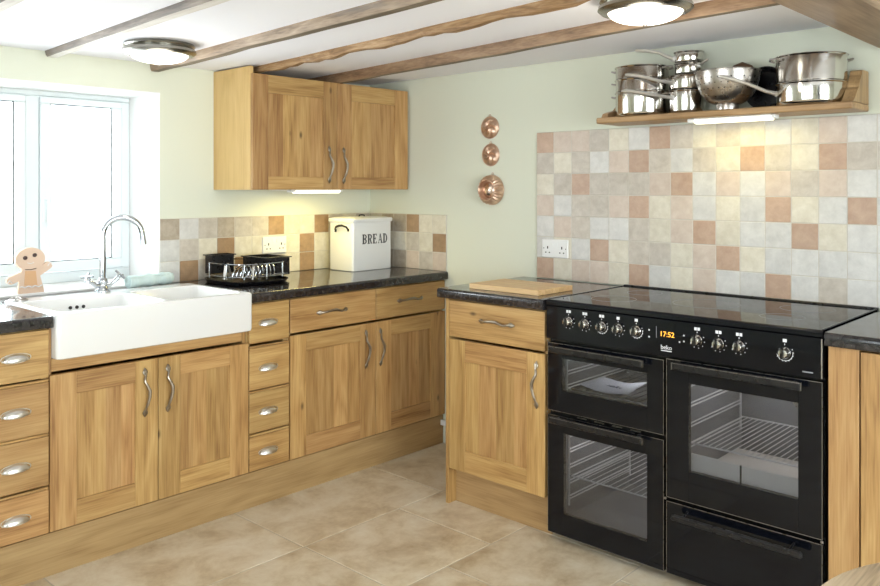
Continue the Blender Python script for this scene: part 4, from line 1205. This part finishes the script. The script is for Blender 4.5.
# doors
def odoor(u0, u1, z0, z1, wu0, wu1, wz0, wz1, hu0, hu1, hz, nm, lab):
    y0, y1 = -.600, -.579; m = MB()
    m.box(u0, wu0, y0, y1, z0, z1, .001); m.box(wu1, u1, y0, y1, z0, z1, .001); m.box(wu0, wu1, y0, y1, wz1, z1, .001); m.box(wu0, wu1, y0, y1, z0, wz0, .001)
    d = obj(nm, m, BLACKG, t, lab)
    if wu0 < wu1 - .01 and wz1 - wz0 > .02:
        g = MB(); g.box(wu0 - .001, wu1 + .001, y0 + .0015, y0 + .004, wz0 - .001, wz1 + .001, 0); obj('window_pane', g, OVGLASS, d, 'smoked glass window')
    e = MB(); w = .0013
    e.box(u0, u1, y0 - .0006, y0 + .002, z0, z0 + w, 0); e.box(u0, u0 + w, y0 - .0006, y0 + .002, z0, z1, 0); e.box(u1 - w, u1, y0 - .0006, y0 + .002, z0, z1, 0); e.box(u0, u1, y0 - .0006, y0 + .002, z1 - w, z1, 0)
    obj('door_edge', e, STEELB, d, 'thin grey edge line')
    h = MB(); hz += .018; hu1 -= .006; h.box(hu0, hu1, y0 - .040, y0 - .028, hz - .013, hz + .013, .005)
    for q_ in (hu0 + .03, hu1 - .03): h.box(q_ - .008, q_ + .008, y0 - .030, y0, hz - .006, hz + .006, .001)
    obj('handle', h, BLACKP, d, 'flat black bar handle')
    s = MB(); s.box(hu1 - .0008, hu1 + .0006, y0 - .039, y0 - .029, hz - .012, hz + .012, 0); s.box(hu0 - .0006, hu0 + .0008, y0 - .039, y0 - .029, hz - .012, hz + .012, 0)
    s.box(hu0, hu1, y0 - .0404, y0 - .040, hz + .0105, hz + .0115, 0)
    obj('handle_trim', s, STEELB, d, 'bright handle end caps')
    return d


odoor(1.687, 2.174, .503, .763, 1.752, 2.110, .585, .708, 1.715, 2.118, .727, 'grill_door', 'black glass grill door, top left')
odoor(1.687, 2.174, .033, .486, 1.758, 2.110, .116, .422, 1.715, 2.118, .458, 'oven_door', 'black glass oven door, lower left')
odoor(2.184, 2.695, .294, .770, 2.265, 2.624, .398, .696, 2.222, 2.650, .737, 'oven_door', 'black glass main oven door, right')
m = MB(); m.box(2.184, 2.695, -.600, -.579, .033, .280, .001); d = obj('storage_drawer', m, BLACKG, t, 'black storage drawer, lower right')
e = MB(); w = .0013
e.box(2.184, 2.695, -.6006, -.598, .280 - w, .280, 0); e.box(2.184, 2.184 + w, -.6006, -.598, .033, .28, 0); e.box(2.695 - w, 2.695, -.6006, -.598, .033, .28, 0); obj('door_edge', e, STEELB, d, 'thin grey edge line')
h = MB(); h.box(2.222, 2.650, -.648, -.634, .236, .258, .005)
for q_ in (2.262, 2.612): h.tube([(q_, -.600, .262), (q_ - .002, -.640, .250)], .004, 8)
obj('handle', h, BLACKP, d, 'flat black bar handle')
m = MB()
for u in (C1 - .004, CM + .001): m.box(u - .004, u + .004, -.6025, -.596, .284, .291, .001)
m.box(C0, C0 + .004, -.602, -.598, .765, .772, 0); m.box(C0, C0 + .004, -.602, -.598, .49, .497, 0)
for k in range(4): m.box(1.82 + k * .075, 1.86 + k * .075, -.600, -.596, .4935, .4965, 0)
obj('hinge_trim', m, STEELB, t, 'small bright hinge pieces')
# oven interiors
def cavity(u0, u1, z0, z1, nm, lab):
    m = MB(); w = .003; y0, y1 = -.574, -.034
    m.box(u0, u0 + w, y0, y1, z0, z1, 0); m.box(u1 - w, u1, y0, y1, z0, z1, 0); m.box(u0, u1, y1 - w, y1, z0, z1, 0); m.box(u0, u1, y0, y1, z0, z0 + w, 0); m.box(u0, u1, y0, y1, z1 - w, z1, 0)
    return obj(nm, m, OVINT, t, lab)
def ladder(par, u, y0, y1, z0, z1, n):
    m = MB(); m.tube([(u, y0, z0), (u, y0, z1)], .0040, 6); m.tube([(u, y1, z0), (u, y1, z1)], .0040, 6)
    for i in range(n):
        z = z0 + (z1 - z0) * (i + .5) / n
        for dz in (-.006, .006): m.tube([(u, y0, z + dz), (u, y1, z + dz)], .0028, 6)
    obj('shelf_runner', m, WIRE, par, 'wire shelf runner')
def grid(par, u0, u1, y0, y1, z, n):
    m = MB(); m.tube([(u0, y0, z), (u1, y0, z), (u1, y1, z), (u0, y1, z)], .003, 6, closed=True)
    for i in range(1, n): q_ = u0 + (u1 - u0) * i / n; m.tube([(q_, y0, z), (q_, y1, z)], .0016, 5)
    obj('wire_shelf', m, WIRE, par, 'chrome wire oven shelf')
c = cavity(1.715, 2.155, .530, .745, 'grill_cavity', 'inside of the grill')
ladder(c, 1.735, -.54, -.08, .56, .72, 3); ladder(c, 2.135, -.54, -.08, .56, .72, 3)
c = cavity(1.715, 2.155, .070, .465, 'oven_cavity', 'inside of the lower left oven')
ladder(c, 1.745, -.54, -.08, .13, .43, 5); ladder(c, 2.135, -.54, -.08, .13, .43, 5); grid(c, 1.75, 2.13, -.53, -.09, .242, 14)
c = cavity(2.210, 2.668, .330, .745, 'oven_cavity', 'inside of the main right oven')
ladder(c, 2.236, -.54, -.10, .43, .71, 4); ladder(c, 2.648, -.54, -.10, .43, .71, 4); grid(c, 2.24, 2.645, -.53, -.09, .475, 20)
m = MB(); M = Matrix.Translation((2.50, -.040, .60)) @ RX
m.lathe([(.0001, .014), (.095, .014), (.100, .008), (.100, .0)], (0, 0, 0), 40, M=M); fan = obj('fan_cover', m, STEELB, c, 'round perforated fan cover')
m = MB(); m.box(2.222, 2.656, -.572, -.560, .352, .452, .003); m.box(2.222, 2.656, -.560, -.10, .345, .353, .001); m.box(2.43, 2.436, -.5730, -.572, .352, .452, 0, mat=1); obj('roasting_tray', m, [OVLIGHT, STEMG], c, 'pale tray with upright front')
for (x_, y_, z_, e_) in ((2.44, -.30, .735, 2.6), (1.93, -.30, .738, 1.2), (1.93, -.30, .45, 1.7)):
    l = bpy.data.lights.new('cavity_fill', 'POINT'); l.energy = e_; l.shadow_soft_size = .02; l.color = (1, .96, .9)  # unseen point light added to brighten the oven and grill cavities
    o = bpy.data.objects.new('cavity_fill', l); COL.objects.link(o); o.location = (y_, -x_, z_)
# leaflet inside the grill: separate thing on a rack
t2 = thing('leaflet', 'folded white printed leaflet lying inside the top left grill compartment', 'leaflet', (1.96, -.42, .585), 'R')
m = MB(); mid = 1.965
A_, B_, C_, D_ = Vector((1.765, -.500)), Vector((1.770, -.330)), Vector((1.945, -.290)), Vector((1.985, -.510))
vs = []; fs = []; NU, NV = 16, 6
for i in range(NU + 1):
    for j in range(NV + 1):
        u = i / NU; v = j / NV; p = A_.lerp(D_, u).lerp(B_.lerp(C_, u), v)
        vs.append((p.x, p.y, .5818 + .014 * abs(2 * u - 1) ** 1.5))
n_ = len(vs); vs += [(a_[0], a_[1], a_[2] - .0012) for a_ in vs]
for i in range(NU):
    for j in range(NV):
        a_ = i * (NV + 1) + j; q4 = [a_, a_ + NV + 1, a_ + NV + 2, a_ + 1]; fs.append(q4); fs.append([n_ + z for z in q4][::-1])
m.add(vs, fs, 0, True); obj('paper_sheet', m, PAPER, t2)
m = MB(); m.text('beko', .050, Matrix.Translation((1.868, -.405, .5843)) @ Matrix.Rotation(math.radians(-10), 4, 'Z'), extrude=.0003); obj('print', m, NAVY, t2, 'dark blue printed lettering')
m = MB()
m.tube([(1.738, -.53, .577), (2.132, -.53, .577), (2.132, -.10, .577), (1.738, -.10, .577)], .003, 6, closed=True)
for i in range(1, 12): q_ = 1.738 + .394 * i / 12; m.tube([(q_, -.53, .577), (q_, -.10, .577)], .0016, 5)
gc = [o for o in bpy.data.objects if o.name.startswith('grill_cavity')][0]
obj('wire_shelf', m, CHROME, gc, 'chrome wire grill shelf')

# ---------------------------------------------------------------- round table, near right corner
t = thing('round_table', 'corner of a round pale wood table at the bottom right', 'table', (-1.892, -3.455, 0))
m = MB(); R0 = .362; ctr = (-1.892, -3.455); n_ = 64
strip_w = [-R0, -.24, -.11, .03, .16, R0]
pr = [(.0001, .724), (R0 - .014, .724), (R0 - .003, .730), (R0, .738), (R0 - .003, .746), (R0 - .010, .750), (.0001, .750)]
m.lathe(pr, (ctr[0], ctr[1], 0), 72, g='x'); obj('tabletop', m, TABLEW, t, 'round top with bold grain')
m = MB(); m.lathe([(.030, .06), (.045, .10), (.030, .2), (.026, .45), (.045, .62), (.05, .70), (.11, .724)], (ctr[0], ctr[1], 0), 32); obj('pedestal', m, TABLEW, t)
for k in range(4):
    a_ = PI / 4 + k * PI / 2; c_, s_ = math.cos(a_), math.sin(a_); m = MB()
    m.tube([(ctr[0] + c_ * .02, ctr[1] + s_ * .02, .12), (ctr[0] + c_ * .12, ctr[1] + s_ * .12, .10), (ctr[0] + c_ * .22, ctr[1] + s_ * .22, .045), (ctr[0] + c_ * .28, ctr[1] + s_ * .28, .022)], [.03, .028, .022, .02], 10); obj('leg', m, TABLEW, t)
